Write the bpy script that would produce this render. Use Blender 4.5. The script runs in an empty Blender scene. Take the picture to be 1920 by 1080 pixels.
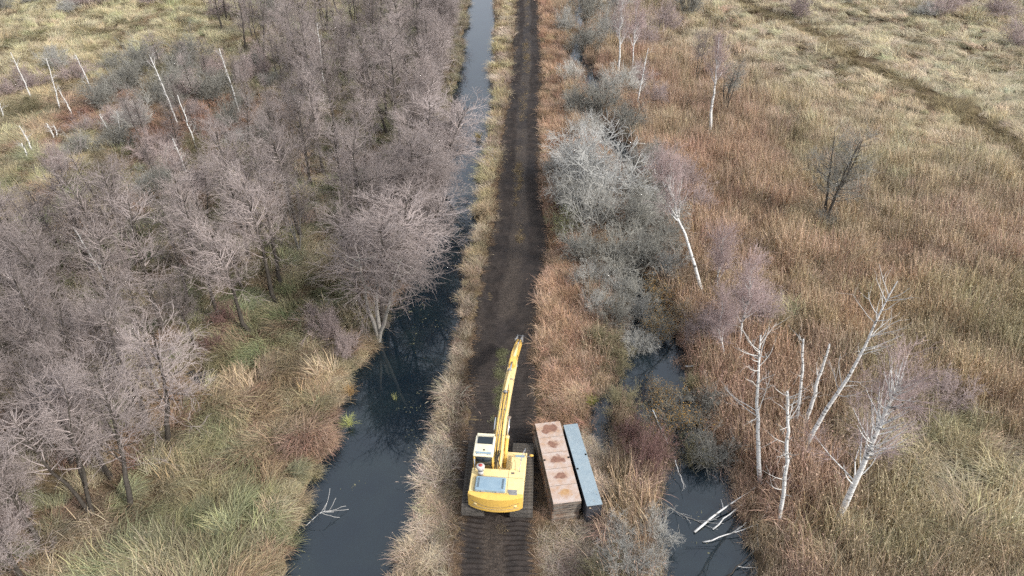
import bpy, bmesh, math, random
import numpy as np
from mathutils import Vector, Matrix
rad = math.radians
sc = bpy.context.scene
col = sc.collection

# ------------------------------------------------------------------ camera, sky, sun, exposure
CAM = Vector((1.783, 0.0, 28.0)); PITCH = 36.3; YAW = 2.27
cd = bpy.data.cameras.new('camera'); cam = bpy.data.objects.new('camera', cd); col.objects.link(cam)
cam.location = CAM; cam.rotation_euler = (rad(90 - PITCH), 0, rad(YAW))
cd.sensor_width = 36.0; cd.lens = 36.0 * 1280 / 1920; cd.clip_start = 0.5; cd.clip_end = 4000
sc.camera = cam

SUN_EL, SUN_AZ = 38.0, 118.0          # azimuth measured from +Y (straight ahead) towards +X (right)
w = bpy.data.worlds.new('World'); sc.world = w; w.use_nodes = True
nt = w.node_tree; nt.nodes.clear()
sky = nt.nodes.new('ShaderNodeTexSky'); sky.sky_type = 'NISHITA'; sky.sun_disc = False
sky.sun_elevation = rad(SUN_EL); sky.sun_rotation = rad(SUN_AZ)
sky.air_density = 1.0; sky.dust_density = 4.0; sky.ozone_density = 1.0; sky.altitude = 60
hs = nt.nodes.new('ShaderNodeHueSaturation'); hs.inputs['Saturation'].default_value = 0.32
bg = nt.nodes.new('ShaderNodeBackground'); bg.inputs['Strength'].default_value = 0.14
wo = nt.nodes.new('ShaderNodeOutputWorld')
veil = nt.nodes.new('ShaderNodeMix'); veil.data_type = 'RGBA'; veil.inputs['Factor'].default_value = .5      # thin even cloud over the whole sky
veil.inputs['B'].default_value = (6.0, 6.6, 7.6, 1)
nt.links.new(sky.outputs[0], hs.inputs['Color']); nt.links.new(hs.outputs[0], veil.inputs['A']); nt.links.new(veil.outputs['Result'], bg.inputs[0]); nt.links.new(bg.outputs[0], wo.inputs[0])
sl = bpy.data.lights.new('sun', 'SUN'); sl.energy = 2.7; sl.angle = rad(7); sl.color = (1.0, 0.955, 0.89)
so = bpy.data.objects.new('sun', sl); col.objects.link(so)
sd = Vector((math.sin(rad(SUN_AZ)) * math.cos(rad(SUN_EL)), math.cos(rad(SUN_AZ)) * math.cos(rad(SUN_EL)), math.sin(rad(SUN_EL))))
so.rotation_euler = (-sd).to_track_quat('-Z', 'Y').to_euler(); so.location = (0, 0, 60)
sc.view_settings.view_transform = 'Standard'; sc.view_settings.look = 'None'
sc.view_settings.exposure = 0.52; sc.view_settings.gamma = 1.0; sc.view_settings.use_curve_mapping = False
sc.cycles.use_denoising = False
sc.cycles.adaptive_threshold = 0.03
sc.cycles.max_bounces = 4; sc.cycles.diffuse_bounces = 2; sc.cycles.glossy_bounces = 3; sc.cycles.transmission_bounces = 3

# ------------------------------------------------------------------ numpy helpers
def lin(c):
    a = np.array(c, float) / 255.0
    return np.where(a <= .04045, a / 12.92, ((a + .055) / 1.055) ** 2.4)
def _h(ix, iy, s):
    n = np.sin(ix * 127.1 + iy * 311.7 + s * 74.7) * 43758.5453
    return n - np.floor(n)
def vnoise(x, y, s=0):
    x = np.asarray(x, float); y = np.asarray(y, float)
    ix = np.floor(x); iy = np.floor(y); fx = x - ix; fy = y - iy
    fx = fx * fx * (3 - 2 * fx); fy = fy * fy * (3 - 2 * fy)
    a = _h(ix, iy, s); b = _h(ix + 1, iy, s); c = _h(ix, iy + 1, s); d = _h(ix + 1, iy + 1, s)
    return (a * (1 - fx) + b * fx) * (1 - fy) + (c * (1 - fx) + d * fx) * fy
def fbm(x, y, s=0, o=3):
    v = 0; a = .5; t = 0
    for i in range(o):
        v = v + a * vnoise(x, y, s + i * 7); t += a; x = x * 2.03; y = y * 2.03; a *= .5
    return v / t
def sstep(e0, e1, x):
    t = np.clip((x - e0) / (e1 - e0), 0, 1); return t * t * (3 - 2 * t)
def norm(v): return v / np.maximum(np.linalg.norm(v, axis=-1, keepdims=True), 1e-9)

def mk_mesh(name, V, Q=None, T=None, smooth=False, attrs=None):
    """numpy verts + quad / tri index arrays -> mesh"""
    me = bpy.data.meshes.new(name)
    V = np.asarray(V, np.float32).reshape(-1, 3)
    Q = np.zeros((0, 4), np.int32) if Q is None else np.asarray(Q, np.int32).reshape(-1, 4)
    T = np.zeros((0, 3), np.int32) if T is None else np.asarray(T, np.int32).reshape(-1, 3)
    me.vertices.add(len(V)); me.vertices.foreach_set('co', V.ravel())
    nl = Q.size + T.size; me.loops.add(nl)
    me.loops.foreach_set('vertex_index', np.concatenate([Q.ravel(), T.ravel()]).astype(np.int32))
    me.polygons.add(len(Q) + len(T))
    st = np.concatenate([np.arange(len(Q)) * 4, Q.size + np.arange(len(T)) * 3]).astype(np.int32)
    me.polygons.foreach_set('loop_start', st)
    if smooth: me.polygons.foreach_set('use_smooth', np.ones(len(Q) + len(T), bool))
    for k, (ty, dom, arr) in (attrs or {}).items():
        a = me.attributes.new(k, ty, dom)
        f = {'FLOAT': 'value', 'INT': 'value', 'FLOAT_VECTOR': 'vector', 'FLOAT_COLOR': 'color'}[ty]
        a.data.foreach_set(f, np.asarray(arr, np.int32 if ty == 'INT' else np.float32).ravel())
    me.update(calc_edges=True); me.validate()
    return me

class MB:
    """collects polygon pieces for ONE mesh"""
    def __init__(s): s.V = []; s.Q = []; s.T = []; s.n = 0
    def add(s, V, Q=None, T=None):
        V = np.asarray(V, float).reshape(-1, 3)
        if Q is not None and len(Q): s.Q.append(np.asarray(Q).reshape(-1, 4) + s.n)
        if T is not None and len(T): s.T.append(np.asarray(T).reshape(-1, 3) + s.n)
        s.V.append(V); s.n += len(V)
    def tubes(s, P, R, S=6):
        P = np.asarray(P, float); R = np.asarray(R, float)
        N, M = P.shape[:2]
        if N == 0: return
        tg = np.empty_like(P); tg[:, 1:-1] = P[:, 2:] - P[:, :-2]; tg[:, 0] = P[:, 1] - P[:, 0]; tg[:, -1] = P[:, -1] - P[:, -2]
        tg = norm(tg); ax = np.abs(tg.mean(axis=1)); ref = np.zeros((N, 3)); ref[np.arange(N), ax.argmin(axis=1)] = 1
        u = norm(np.cross(tg, ref[:, None, :])); v = np.cross(tg, u)
        a = np.arange(S) * 2 * np.pi / S
        ring = np.cos(a)[None, None, :, None] * u[:, :, None, :] + np.sin(a)[None, None, :, None] * v[:, :, None, :]
        V = P[:, :, None, :] + R[:, :, None, None] * ring
        i = np.arange(N * M * S).reshape(N, M, S); j = np.roll(i, -1, axis=2)
        Q = np.stack([i[:, :-1], j[:, :-1], j[:, 1:], i[:, 1:]], -1)
        s.add(V, Q.reshape(-1, 4))
    def tube(s, pts, r, S=8, cap=True):
        pts = np.asarray(pts, float); r = np.broadcast_to(np.asarray(r, float), (len(pts),))
        if cap:
            d0 = norm(pts[0] - pts[1]); d1 = norm(pts[-1] - pts[-2])
            pts = np.vstack([pts[0] + d0 * 1e-4, pts, pts[-1] + d1 * 1e-4]); r = np.concatenate([[1e-4], r, [1e-4]])
        s.tubes(pts[None], r[None], S)
    def build(s, name, mat, parent=None, smooth=False):
        V = np.concatenate(s.V); Q = np.concatenate(s.Q) if s.Q else None; T = np.concatenate(s.T) if s.T else None
        return link(name, mk_mesh(name, V, Q, T, smooth), mat, parent)

def link(name, me, mat=None, parent=None):
    o = bpy.data.objects.new(name, me); col.objects.link(o)
    if mat is not None and len(me.materials) == 0: me.materials.append(mat)
    if parent is not None: o.parent = parent
    return o
def tag(o, label=None, cat=None, group=None, kind=None):
    if label: o['label'] = label
    if cat: o['category'] = cat
    if group: o['group'] = group
    if kind: o['kind'] = kind
    return o
def empty(name, loc, rz=0):
    o = bpy.data.objects.new(name, None); col.objects.link(o); o.location = loc; o.rotation_euler = (0, 0, rz)
    o.empty_display_size = .3
    return o
def bm_obj(name, bm, mat, parent=None, smooth_angle=None):
    me = bpy.data.meshes.new(name); bmesh.ops.recalc_face_normals(bm, faces=bm.faces[:]); bm.to_mesh(me); bm.free()
    return link(name, me, mat, parent)
def bbox(bm, x0, x1, y0, y1, z0, z1, bev=0.0, seg=2):
    r = bmesh.ops.create_cube(bm, size=1.0)
    for v in r['verts']:
        v.co = Vector((x0 + (v.co.x + .5) * (x1 - x0), y0 + (v.co.y + .5) * (y1 - y0), z0 + (v.co.z + .5) * (z1 - z0)))
    if bev > 0:
        es = {e for v in r['verts'] for e in v.link_edges}
        bmesh.ops.bevel(bm, geom=list(es), offset=bev, segments=seg, profile=.5, affect='EDGES')
def prism(bm, prof, a0, a1, axis='x', bev=0.0):
    """profile of 2-D points extruded along axis; axis x: prof=(y,z); axis z: prof=(x,y)"""
    def P(p, a): return (a, p[0], p[1]) if axis == 'x' else (p[0], p[1], a)
    A = [bm.verts.new(P(p, a0)) for p in prof]; Bv = [bm.verts.new(P(p, a1)) for p in prof]
    n = len(prof); f = [bm.faces.new(A), bm.faces.new(Bv[::-1])]
    for i in range(n): f.append(bm.faces.new([A[i], Bv[i], Bv[(i + 1) % n], A[(i + 1) % n]]))
    if bev > 0:
        es = {e for q in f[:2] for e in q.edges}
        bmesh.ops.bevel(bm, geom=list(es), offset=bev, segments=2, profile=.5, affect='EDGES')

# ------------------------------------------------------------------ materials
def mat(name, rgb, rough=.8, spec=.3, metal=0.0, var=None, bump=None, hook=None):
    m = bpy.data.materials.new(name); m.use_nodes = True; n = m.node_tree.nodes; l = m.node_tree.links
    b = n['Principled BSDF']; b.inputs['Roughness'].default_value = rough; b.inputs['Metallic'].default_value = metal
    b.inputs['Specular IOR Level'].default_value = spec; b.inputs['Base Color'].default_value = (*rgb, 1)
    if var:                                   # (second colour, noise scale, sharpness)
        tc = n.new('ShaderNodeNewGeometry') if len(var) > 3 and var[3] == 'world' else n.new('ShaderNodeTexCoord')
        out = tc.outputs['Position'] if len(var) > 3 and var[3] == 'world' else tc.outputs['Object']
        nz = n.new('ShaderNodeTexNoise'); nz.inputs['Scale'].default_value = var[1]; nz.inputs['Detail'].default_value = 5
        nz.inputs['Roughness'].default_value = .65
        l.new(out, nz.inputs['Vector'])
        cr = n.new('ShaderNodeValToRGB'); k = var[2]
        cr.color_ramp.elements[0].position = .5 - k; cr.color_ramp.elements[1].position = .5 + k
        cr.color_ramp.elements[0].color = (*rgb, 1); cr.color_ramp.elements[1].color = (*var[0], 1)
        l.new(nz.outputs['Fac'], cr.inputs[0]); l.new(cr.outputs[0], b.inputs['Base Color'])
    if bump:
        nb = n.new('ShaderNodeTexNoise'); nb.inputs['Scale'].default_value = bump[0]; nb.inputs['Detail'].default_value = 6
        bp = n.new('ShaderNodeBump'); bp.inputs['Strength'].default_value = bump[1]; bp.inputs['Distance'].default_value = bump[2]
        g = n.new('ShaderNodeTexCoord'); l.new(g.outputs['Object'], nb.inputs['Vector'])
        l.new(nb.outputs['Fac'], bp.inputs['Height']); l.new(bp.outputs[0], b.inputs['Normal'])
    if hook: hook(m, n, l, b)
    return m
def obj_random_tint(amount, dark=.75):
    def hook(m, n, l, b):
        oi = n.new('ShaderNodeObjectInfo'); mr = n.new('ShaderNodeMapRange')
        mr.inputs['To Min'].default_value = dark; mr.inputs['To Max'].default_value = dark + amount
        l.new(oi.outputs['Random'], mr.inputs['Value'])
        mx = n.new('ShaderNodeMix'); mx.data_type = 'RGBA'; mx.blend_type = 'MULTIPLY'; mx.inputs['Factor'].default_value = 1
        src = b.inputs['Base Color'].links[0].from_socket if b.inputs['Base Color'].links else None
        if src: l.new(src, mx.inputs['A'])
        else: mx.inputs['A'].default_value = b.inputs['Base Color'].default_value
        l.new(mr.outputs[0], mx.inputs['B']); l.new(mx.outputs['Result'], b.inputs['Base Color'])
    return hook
def blade_mat(name, transl=.0):
    """plant colour comes from the instance (col) times a per-blade factor (bl)"""
    m = bpy.data.materials.new(name); m.use_nodes = True; n = m.node_tree.nodes; l = m.node_tree.links
    b = n['Principled BSDF']; b.inputs['Roughness'].default_value = .75; b.inputs['Specular IOR Level'].default_value = .25
    a = n.new('ShaderNodeAttribute'); a.attribute_type = 'INSTANCER'; a.attribute_name = 'col'
    c = n.new('ShaderNodeAttribute'); c.attribute_type = 'GEOMETRY'; c.attribute_name = 'bl'
    mx = n.new('ShaderNodeMix'); mx.data_type = 'RGBA'; mx.blend_type = 'MULTIPLY'; mx.inputs['Factor'].default_value = 1
    l.new(a.outputs['Color'], mx.inputs['A']); l.new(c.outputs['Color'], mx.inputs['B']); l.new(mx.outputs['Result'], b.inputs['Base Color'])
    return m

M = {}
def _ground_hook(m, n, l, b):
    g = n.new('ShaderNodeNewGeometry')
    n1 = n.new('ShaderNodeTexNoise'); n1.inputs['Scale'].default_value = .18; n1.inputs['Detail'].default_value = 6
    n2 = n.new('ShaderNodeTexNoise'); n2.inputs['Scale'].default_value = 5.0; n2.inputs['Detail'].default_value = 8; n2.inputs['Roughness'].default_value = .75
    l.new(g.outputs['Position'], n1.inputs['Vector']); l.new(g.outputs['Position'], n2.inputs['Vector'])
    c1 = n.new('ShaderNodeValToRGB'); e = c1.color_ramp.elements
    e[0].position = .35; e[0].color = (.095, .075, .056, 1); e[1].position = .65; e[1].color = (.12, .10, .068, 1)
    c2 = n.new('ShaderNodeValToRGB'); e = c2.color_ramp.elements
    e[0].position = .35; e[0].color = (.45, .42, .4, 1); e[1].position = .7; e[1].color = (1.9, 1.7, 1.4, 1)
    l.new(n1.outputs['Fac'], c1.inputs[0]); l.new(n2.outputs['Fac'], c2.inputs[0])
    mx = n.new('ShaderNodeMix'); mx.data_type = 'RGBA'; mx.blend_type = 'MULTIPLY'; mx.inputs['Factor'].default_value = 1
    l.new(c1.outputs[0], mx.inputs['A']); l.new(c2.outputs[0], mx.inputs['B']); l.new(mx.outputs['Result'], b.inputs['Base Color'])
    bp = n.new('ShaderNodeBump'); bp.inputs['Distance'].default_value = .06; l.new(n2.outputs['Fac'], bp.inputs['Height']); l.new(bp.outputs[0], b.inputs['Normal'])
M['ground'] = mat('marsh_soil', (.08, .06, .04), .95, .1, hook=_ground_hook)
def _mud_hook(m, n, l, b):
    g = n.new('ShaderNodeNewGeometry')
    mp = n.new('ShaderNodeMapping'); mp.inputs['Scale'].default_value = (.7, 1.0, 1.0); l.new(g.outputs['Position'], mp.inputs['Vector'])
    n1 = n.new('ShaderNodeTexNoise'); n1.inputs['Scale'].default_value = 1.1; n1.inputs['Detail'].default_value = 7; n1.inputs['Roughness'].default_value = .7
    n2 = n.new('ShaderNodeTexNoise'); n2.inputs['Scale'].default_value = 14; n2.inputs['Detail'].default_value = 6; n2.inputs['Roughness'].default_value = .7
    l.new(mp.outputs[0], n1.inputs['Vector']); l.new(g.outputs['Position'], n2.inputs['Vector'])
    at = n.new('ShaderNodeAttribute'); at.attribute_name = 'litter'
    c1 = n.new('ShaderNodeValToRGB'); e = c1.color_ramp.elements
    e[0].position = .3; e[0].color = (.012, .0092, .0082, 1); e[1].position = .72; e[1].color = (.042, .031, .0255, 1)
    l.new(n1.outputs['Fac'], c1.inputs[0])
    c2 = n.new('ShaderNodeValToRGB'); e = c2.color_ramp.elements
    e[0].position = .42; e[0].color = (.024, .018, .014, 1); e[1].position = .72; e[1].color = (.10, .075, .058, 1)
    l.new(n2.outputs['Fac'], c2.inputs[0])
    mx = n.new('ShaderNodeMix'); mx.data_type = 'RGBA'; l.new(at.outputs['Fac'], mx.inputs['Factor'])
    l.new(c1.outputs[0], mx.inputs['A']); l.new(c2.outputs[0], mx.inputs['B']); l.new(mx.outputs['Result'], b.inputs['Base Color'])
    bp = n.new('ShaderNodeBump'); bp.inputs['Distance'].default_value = .05; bp.inputs['Strength'].default_value = .7
    l.new(n2.outputs['Fac'], bp.inputs['Height']); l.new(bp.outputs[0], b.inputs['Normal'])
M['mud'] = mat('churned_mud', (.03, .024, .02), .72, .35, hook=_mud_hook)
def _water_hook(m, n, l, b):
    g = n.new('ShaderNodeNewGeometry')
    n1 = n.new('ShaderNodeTexNoise'); n1.inputs['Scale'].default_value = 1.6; n1.inputs['Detail'].default_value = 3
    l.new(g.outputs['Position'], n1.inputs['Vector'])
    bp = n.new('ShaderNodeBump'); bp.inputs['Distance'].default_value = .02; bp.inputs['Strength'].default_value = .07
    l.new(n1.outputs['Fac'], bp.inputs['Height']); l.new(bp.outputs[0], b.inputs['Normal'])
    n2 = n.new('ShaderNodeTexNoise'); n2.inputs['Scale'].default_value = .5; n2.inputs['Detail'].default_value = 6
    l.new(g.outputs['Position'], n2.inputs['Vector'])
    c = n.new('ShaderNodeValToRGB'); e = c.color_ramp.elements
    e[0].position = .4; e[0].color = (.006, .012, .018, 1); e[1].position = .75; e[1].color = (.011, .019, .022, 1)
    l.new(n2.outputs['Fac'], c.inputs[0]); l.new(c.outputs[0], b.inputs['Base Color'])
    b.inputs['IOR'].default_value = 1.75
M['water'] = mat('still_water', (.012, .018, .022), .03, .5, hook=_water_hook)
M['blade'] = blade_mat('grass_blades')
M['twig_alder'] = mat('alder_twigs', (.25, .206, .19), .85, .2, var=((.41, .35, .328), .7, .22), hook=obj_random_tint(.75, .6))
M['bark_alder'] = mat('alder_bark', (.040, .033, .028), .9, .2, var=((.10, .088, .074), 3, .2))
M['bark_pale'] = mat('pale_bark', (.22, .20, .18), .9, .2, var=((.34, .32, .28), 3, .2))
M['twig_birch'] = mat('birch_twigs', (.37, .28, .265), .85, .2, var=((.47, .37, .35), 1.0, .2), hook=obj_random_tint(.35, .85))
def _birch_hook(m, n, l, b):
    tc = n.new('ShaderNodeNewGeometry'); mp = n.new('ShaderNodeMapping'); mp.inputs['Scale'].default_value = (2.5, 2.5, 9)
    nz = n.new('ShaderNodeTexNoise'); nz.inputs['Scale'].default_value = 1.0; nz.inputs['Detail'].default_value = 5
    l.new(tc.outputs['Position'], mp.inputs['Vector']); l.new(mp.outputs[0], nz.inputs['Vector'])
    cr = n.new('ShaderNodeValToRGB'); e = cr.color_ramp.elements
    e[0].position = .36; e[0].color = (.12, .11, .10, 1); e[1].position = .46; e[1].color = (.70, .685, .655, 1)
    l.new(nz.outputs['Fac'], cr.inputs[0]); l.new(cr.outputs[0], b.inputs['Base Color'])
M['bark_birch'] = mat('birch_bark', (.74, .72, .69), .8, .3, hook=_birch_hook)
M['dead_branch'] = mat('bleached_branch', (.5, .48, .45), .85, .2, var=((.68, .66, .62), 4, .2))
for k, a, b_ in (('willow', (.40, .39, .365), (.52, .51, .48)), ('grey', (.40, .385, .35), (.52, .505, .46)), ('dark', (.24, .23, .20), (.36, .345, .305)),
                 ('red', (.20, .12, .105), (.27, .17, .15)), ('purple', (.36, .285, .265), (.46, .375, .35)), ('olive', (.20, .18, .11), (.29, .25, .15)),
                 ('leafy', (.22, .20, .16), (.31, .29, .24)), ('green', (.18, .17, .12), (.25, .23, .17))):
    M['sh_' + k] = mat(k + '_shrub_twigs', a, .85, .2, var=(b_, 1.3, .2), hook=obj_random_tint(.4, .8))
M['leaf_yellow'] = mat('yellow_leaf', (.42, .27, .07), .7, .3, var=((.34, .17, .06), 2, .2))
M['leaf_green'] = mat('green_leaf', (.15, .18, .06), .7, .3, var=((.24, .24, .10), 2, .2))

# ------------------------------------------------------------------ lie of the land (metres)
CL_Y = [0, 16.3, 20.5, 24.3, 27.4, 28.7, 30.1, 31.6, 33.2, 36.5, 40.4, 48.1, 58, 71, 89, 117, 160]
CL_X = [-9.1, -9.0, -9.1, -8.8, -9.0, -9.1, -8.6, -8.1, -8.0, -7.8, -7.5, -7.4, -7.4, -7.6, -8.4, -9.9, -12]
CR_Y = [0, 16.5, 18.6, 22.3, 26, 31.8, 40.5, 48.2, 55.9, 62.8, 71.2, 89.6, 117, 160]
CR_X = [-4.5, -4.35, -3.95, -3.75, -3.4, -3.15, -3.2, -3.2, -3.45, -3.35, -3.3, -4.3, -5.8, -8]
RU = [[(9.6, 0, 1.9), (9.6, 17, 2.1), (10, 19.2, 2.1), (10.2, 21.3, 1.9), (10.7, 22.9, 1.4), (10.3, 25.8, .8), (9.0, 28.2, 1.9), (8.9, 29.6, 2.4), (9.4, 32.3, 1.9), (9.6, 36.1, 1.4),
       (8.6, 39.7, 1.0), (10.8, 44.7, .5), (9.6, 50, .4), (10.6, 56, .6), (9.6, 60.9, 1.3), (8.6, 64.5, 1.2), (6.6, 69, .8), (8.4, 75, .5), (8.1, 80, 1.3), (7.9, 84, .5), (6.4, 90, 1.3), (6.6, 94, .6), (8.2, 102, .4), (7.2, 108, .9), (8, 114, .4), (6, 160, .4)],
      [(7.6, 30.0, .6), (5.9, 28.0, .45), (5.4, 26.2, .4), (5.9, 24.2, .35)],
      [(-18.2, 28.9, .55), (-17.3, 28.6, .45), (-16.3, 28.9, .3)]]
def canal_d(x, y):              # >0 inside water
    wob = (fbm(y * .9, x * 0 + 3.3, 5) - .5) * .9
    wob2 = (fbm(y * .9, x * 0 + 9.3, 8) - .5) * .7
    return np.minimum(x - (np.interp(y, CL_Y, CL_X) + wob), (np.interp(y, CR_Y, CR_X) + wob2) - x)
def ru_d(x, y):
    x = np.asarray(x, float); y = np.asarray(y, float); best = np.full(np.broadcast(x, y).shape, -99.)
    for pl in RU:
        for (ax, ay, aw), (bx, by, bw) in zip(pl[:-1], pl[1:]):
            dx, dy = bx - ax, by - ay; t = np.clip(((x - ax) * dx + (y - ay) * dy) / (dx * dx + dy * dy), 0, 1)
            d = np.hypot(x - ax - t * dx, y - ay - t * dy); best = np.maximum(best, aw + (bw - aw) * t - d)
    return best + (fbm(x * .8, y * .8, 21) - .5) * .7
PW_Y = [0, 16, 20, 26, 32, 36, 39, 41, 45, 48.5, 53, 64, 85, 117, 160]
PL_X = [-1.4, -1.4, -1.5, -1.7, -1.8, -1.9, -1.8, -1.7, -1.6, -1.5, -1.5, -1.6, -1.5, -2.0, -2.6]
PR_X = [2.1, 2.1, 2.05, 2.0, 1.85, 1.9, 2.2, 2.7, 2.7, 2.35, 2.1, 1.9, 2.0, 1.3, .8]
def path_d(x, y):               # >0 inside the mud
    jag = (fbm(x * .4 + y * 1.7, y * 1.1, 31) - .5) * .75
    return np.minimum(x - np.interp(y, PW_Y, PL_X), np.interp(y, PW_Y, PR_X) - x) + jag
DITCH = [(34.0, 118), (36.6, 110.6), (40.5, 95), (44, 81.5), (46, 74.7), (47.3, 68.1), (48, 60), (48.5, 50)]
def poly_dist(pl, x, y):
    best = np.full(np.shape(x), 99.)
    for (ax, ay), (bx, by) in zip(pl[:-1], pl[1:]):
        dx, dy = bx - ax, by - ay; t = np.clip(((x - ax) * dx + (y - ay) * dy) / (dx * dx + dy * dy), 0, 1)
        best = np.minimum(best, np.hypot(x - ax - t * dx, y - ay - t * dy))
    return best
WATER_Z = -.32
def height(x, y):
    z = (fbm(x * .35, y * .35, 2) - .5) * .5 + (fbm(x * 1.7, y * 1.7, 4) - .5) * .12
    z = z * sstep(-.2, 2.2, -path_d(x, y))
    z = z - sstep(-.55, .35, canal_d(x, y)) * 1.0
    z = z - sstep(-.6, .3, ru_d(x, y)) * .9
    z = z - .25 * sstep(1.9, .3, poly_dist(DITCH, x, y))
    return z - .05 * sstep(-.3, .3, path_d(x, y))

# ------------------------------------------------------------------ ground, track, water
xs = np.concatenate([[-1500, -600, -250], np.arange(-130, -24, 2.0), np.arange(-24, 26, .25), np.arange(26, 131, 2.0), [250, 600, 1500]])
ys = np.concatenate([[-1500, -500, -150, -40, 0], np.arange(8, 50, .25), np.arange(50, 135, .5), np.arange(135, 200, 5), [260, 500, 1000, 2500]])
X, Y = np.meshgrid(xs, ys); Z = height(X, Y)
i = np.arange(X.size).reshape(X.shape)
Q = np.stack([i[:-1, :-1], i[:-1, 1:], i[1:, 1:], i[1:, :-1]], -1)
g = link('ground', mk_mesh('ground', np.stack([X, Y, Z], -1), Q, smooth=True), M['ground']); tag(g, kind='structure')

xs = np.linspace(-2.9, 4.0, 64); ys = np.concatenate([np.arange(9, 60, .045), np.arange(60, 135, .09)])
X, Y = np.meshgrid(xs, ys); d = path_d(X, Y)
ridge = (np.abs(((Y + (fbm(X * .5, Y * .3, 44) - .5) * .5 + np.where(X > .2, .083, 0) + X * .03) / (.25 + .0 * X)) % 1 - .5) * 2)
cx = np.interp(Y, PW_Y, (np.array(PL_X) + np.array(PR_X)) / 2); hw = np.interp(Y, PW_Y, (np.array(PR_X) - np.array(PL_X)) / 2)
rut = sstep(.18, .42, np.abs(X - cx + (fbm(Y * .25, X * 0, 17) - .5) * .5) / hw)          # 0 on the crown between the ruts
patchy = sstep(.38, .6, fbm(X * .45, Y * .35, 51)); clod = fbm(X * 3.1, Y * 3.1, 60, 4) - .5
Z = .02 + .05 * (1 - rut) + ridge * .15 * rut * (.35 + .65 * patchy) + clod * .13 + (fbm(X * .8, Y * .5, 63) - .5) * .16
Z = np.where(d > 0, Z, Z + d * .9) * 1.0 - .02
lit = np.clip((1 - rut) * sstep(.3, .62, fbm(X * .9, Y * .5, 71)) * 1.1 + sstep(.5, .0, d) * .6 + sstep(.55, .8, fbm(X * 1.2, Y * .8, 77)) * .2, 0, 1)
i = np.arange(X.size).reshape(X.shape); Q = np.stack([i[:-1, :-1], i[:-1, 1:], i[1:, 1:], i[1:, :-1]], -1).reshape(-1, 4)
keep = (d.ravel()[Q].max(axis=1) > -.35); Q = Q[keep]
t = link('dirt_track', mk_mesh('dirt_track', np.stack([X, Y, Z], -1), Q, smooth=True, attrs={'litter': ('FLOAT', 'POINT', lit)}), M['mud']); tag(t, kind='structure')

def sheet(name, edge_l, edge_r, ys):
    V = []; 
    for y, a, b in zip(ys, edge_l, edge_r):
        for k in range(5): V.append((a + (b - a) * k / 4, y, WATER_Z))
    Q = [(r * 5 + k, r * 5 + k + 1, (r + 1) * 5 + k + 1, (r + 1) * 5 + k) for r in range(len(ys) - 1) for k in range(4)]
    return tag(link(name, mk_mesh(name, np.array(V), np.array(Q)), M['water']), kind='structure')
yy = np.linspace(2, 158, 80)
sheet('canal_water', np.interp(yy, CL_Y, CL_X) - 1.6, np.interp(yy, CR_Y, CR_X) + 1.3, yy)
ry = np.array([p[1] for p in RU[0]]); rx = np.array([p[0] for p in RU[0]]); rw = np.array([p[2] for p in RU[0]])
le = np.interp(yy, ry, rx - rw) - 1.2; le = np.where((yy > 22.5) & (yy < 31), np.minimum(le, 4.8), le)
sheet('stream_water', le, np.interp(yy, ry, rx + rw) + 1.2, yy)
sheet('pool_water', np.full(3, -19.2), np.full(3, -15.6), np.array([27.9, 28.8, 29.8]))

# ------------------------------------------------------------------ plant tufts (scattered as stuff)
PROTO = bpy.data.collections.new('tuft_shapes')
def blades(rng, n, L, lean, spread, arch, width, base_r, up=1.0, seg=3, plume=0.0, dirang=None):
    """curved tapering blades; returns verts, quads+tris and a per-face brightness"""
    V = []; Qs = []; Ts = []; C = []; nv = 0
    for k in range(n):
        r = base_r * math.sqrt(rng.random()); a = rng.uniform(0, 6.283)
        p = np.array([r * math.cos(a), r * math.sin(a), -.05])
        az = (rng.normal(0, spread) if dirang is None else rng.uniform(-dirang, dirang))
        l_ = L * rng.uniform(.6, 1.15); th = abs(rng.normal(lean, .18)) ; wd = width * rng.uniform(.7, 1.3)
        side = np.array([-math.sin(az + rng.uniform(-.9, .9)), math.cos(az), 0])
        pts = [p]
        for s in range(seg):
            dd = np.array([math.sin(th) * math.cos(az), math.sin(th) * math.sin(az), math.cos(th) * up])
            p = p + dd * l_ / seg; pts.append(p); th = min(th + arch * rng.uniform(.6, 1.4) / seg, 2.3)
        b = rng.uniform(.5, 1.5)
        tint = (b * rng.uniform(.94, 1.08), b, b * rng.uniform(.85, 1.05))
        for s, q in enumerate(pts[:-1]):
            wv = side * wd * (1 - .75 * s / seg) * .5; V += [q - wv, q + wv]
        V.append(pts[-1])
        for s in range(seg - 1): Qs.append((nv + 2 * s, nv + 2 * s + 1, nv + 2 * s + 3, nv + 2 * s + 2)); C.append((tint, 0))
        Ts.append((nv + 2 * seg - 2, nv + 2 * seg - 1, nv + 2 * seg)); C.append((tint, 1))
        nv += 2 * seg + 1
        if plume and rng.random() < plume:
            q = pts[-1]; dd = norm(pts[-1] - pts[-2]); dd[2] *= .3; h = wd * .55; l2 = rng.uniform(.18, .34)
            V += [q - side * h * .2, q + dd * l2 * .5 - side * h, q + dd * l2 - np.array([0, 0, .05]), q + dd * l2 * .5 + side * h]
            Qs.append((nv, nv + 1, nv + 2, nv + 3)); pb = rng.uniform(1.0, 1.35); C.append(((pb, pb * .97, pb * .93), 0)); nv += 4
    cq = [c for c, k in C if k == 0]; ct = [c for c, k in C if k == 1]
    return np.array(V), np.array(Qs), np.array(Ts), np.array([(*c, 1) for c in cq + ct])
TUFTS = []
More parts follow.
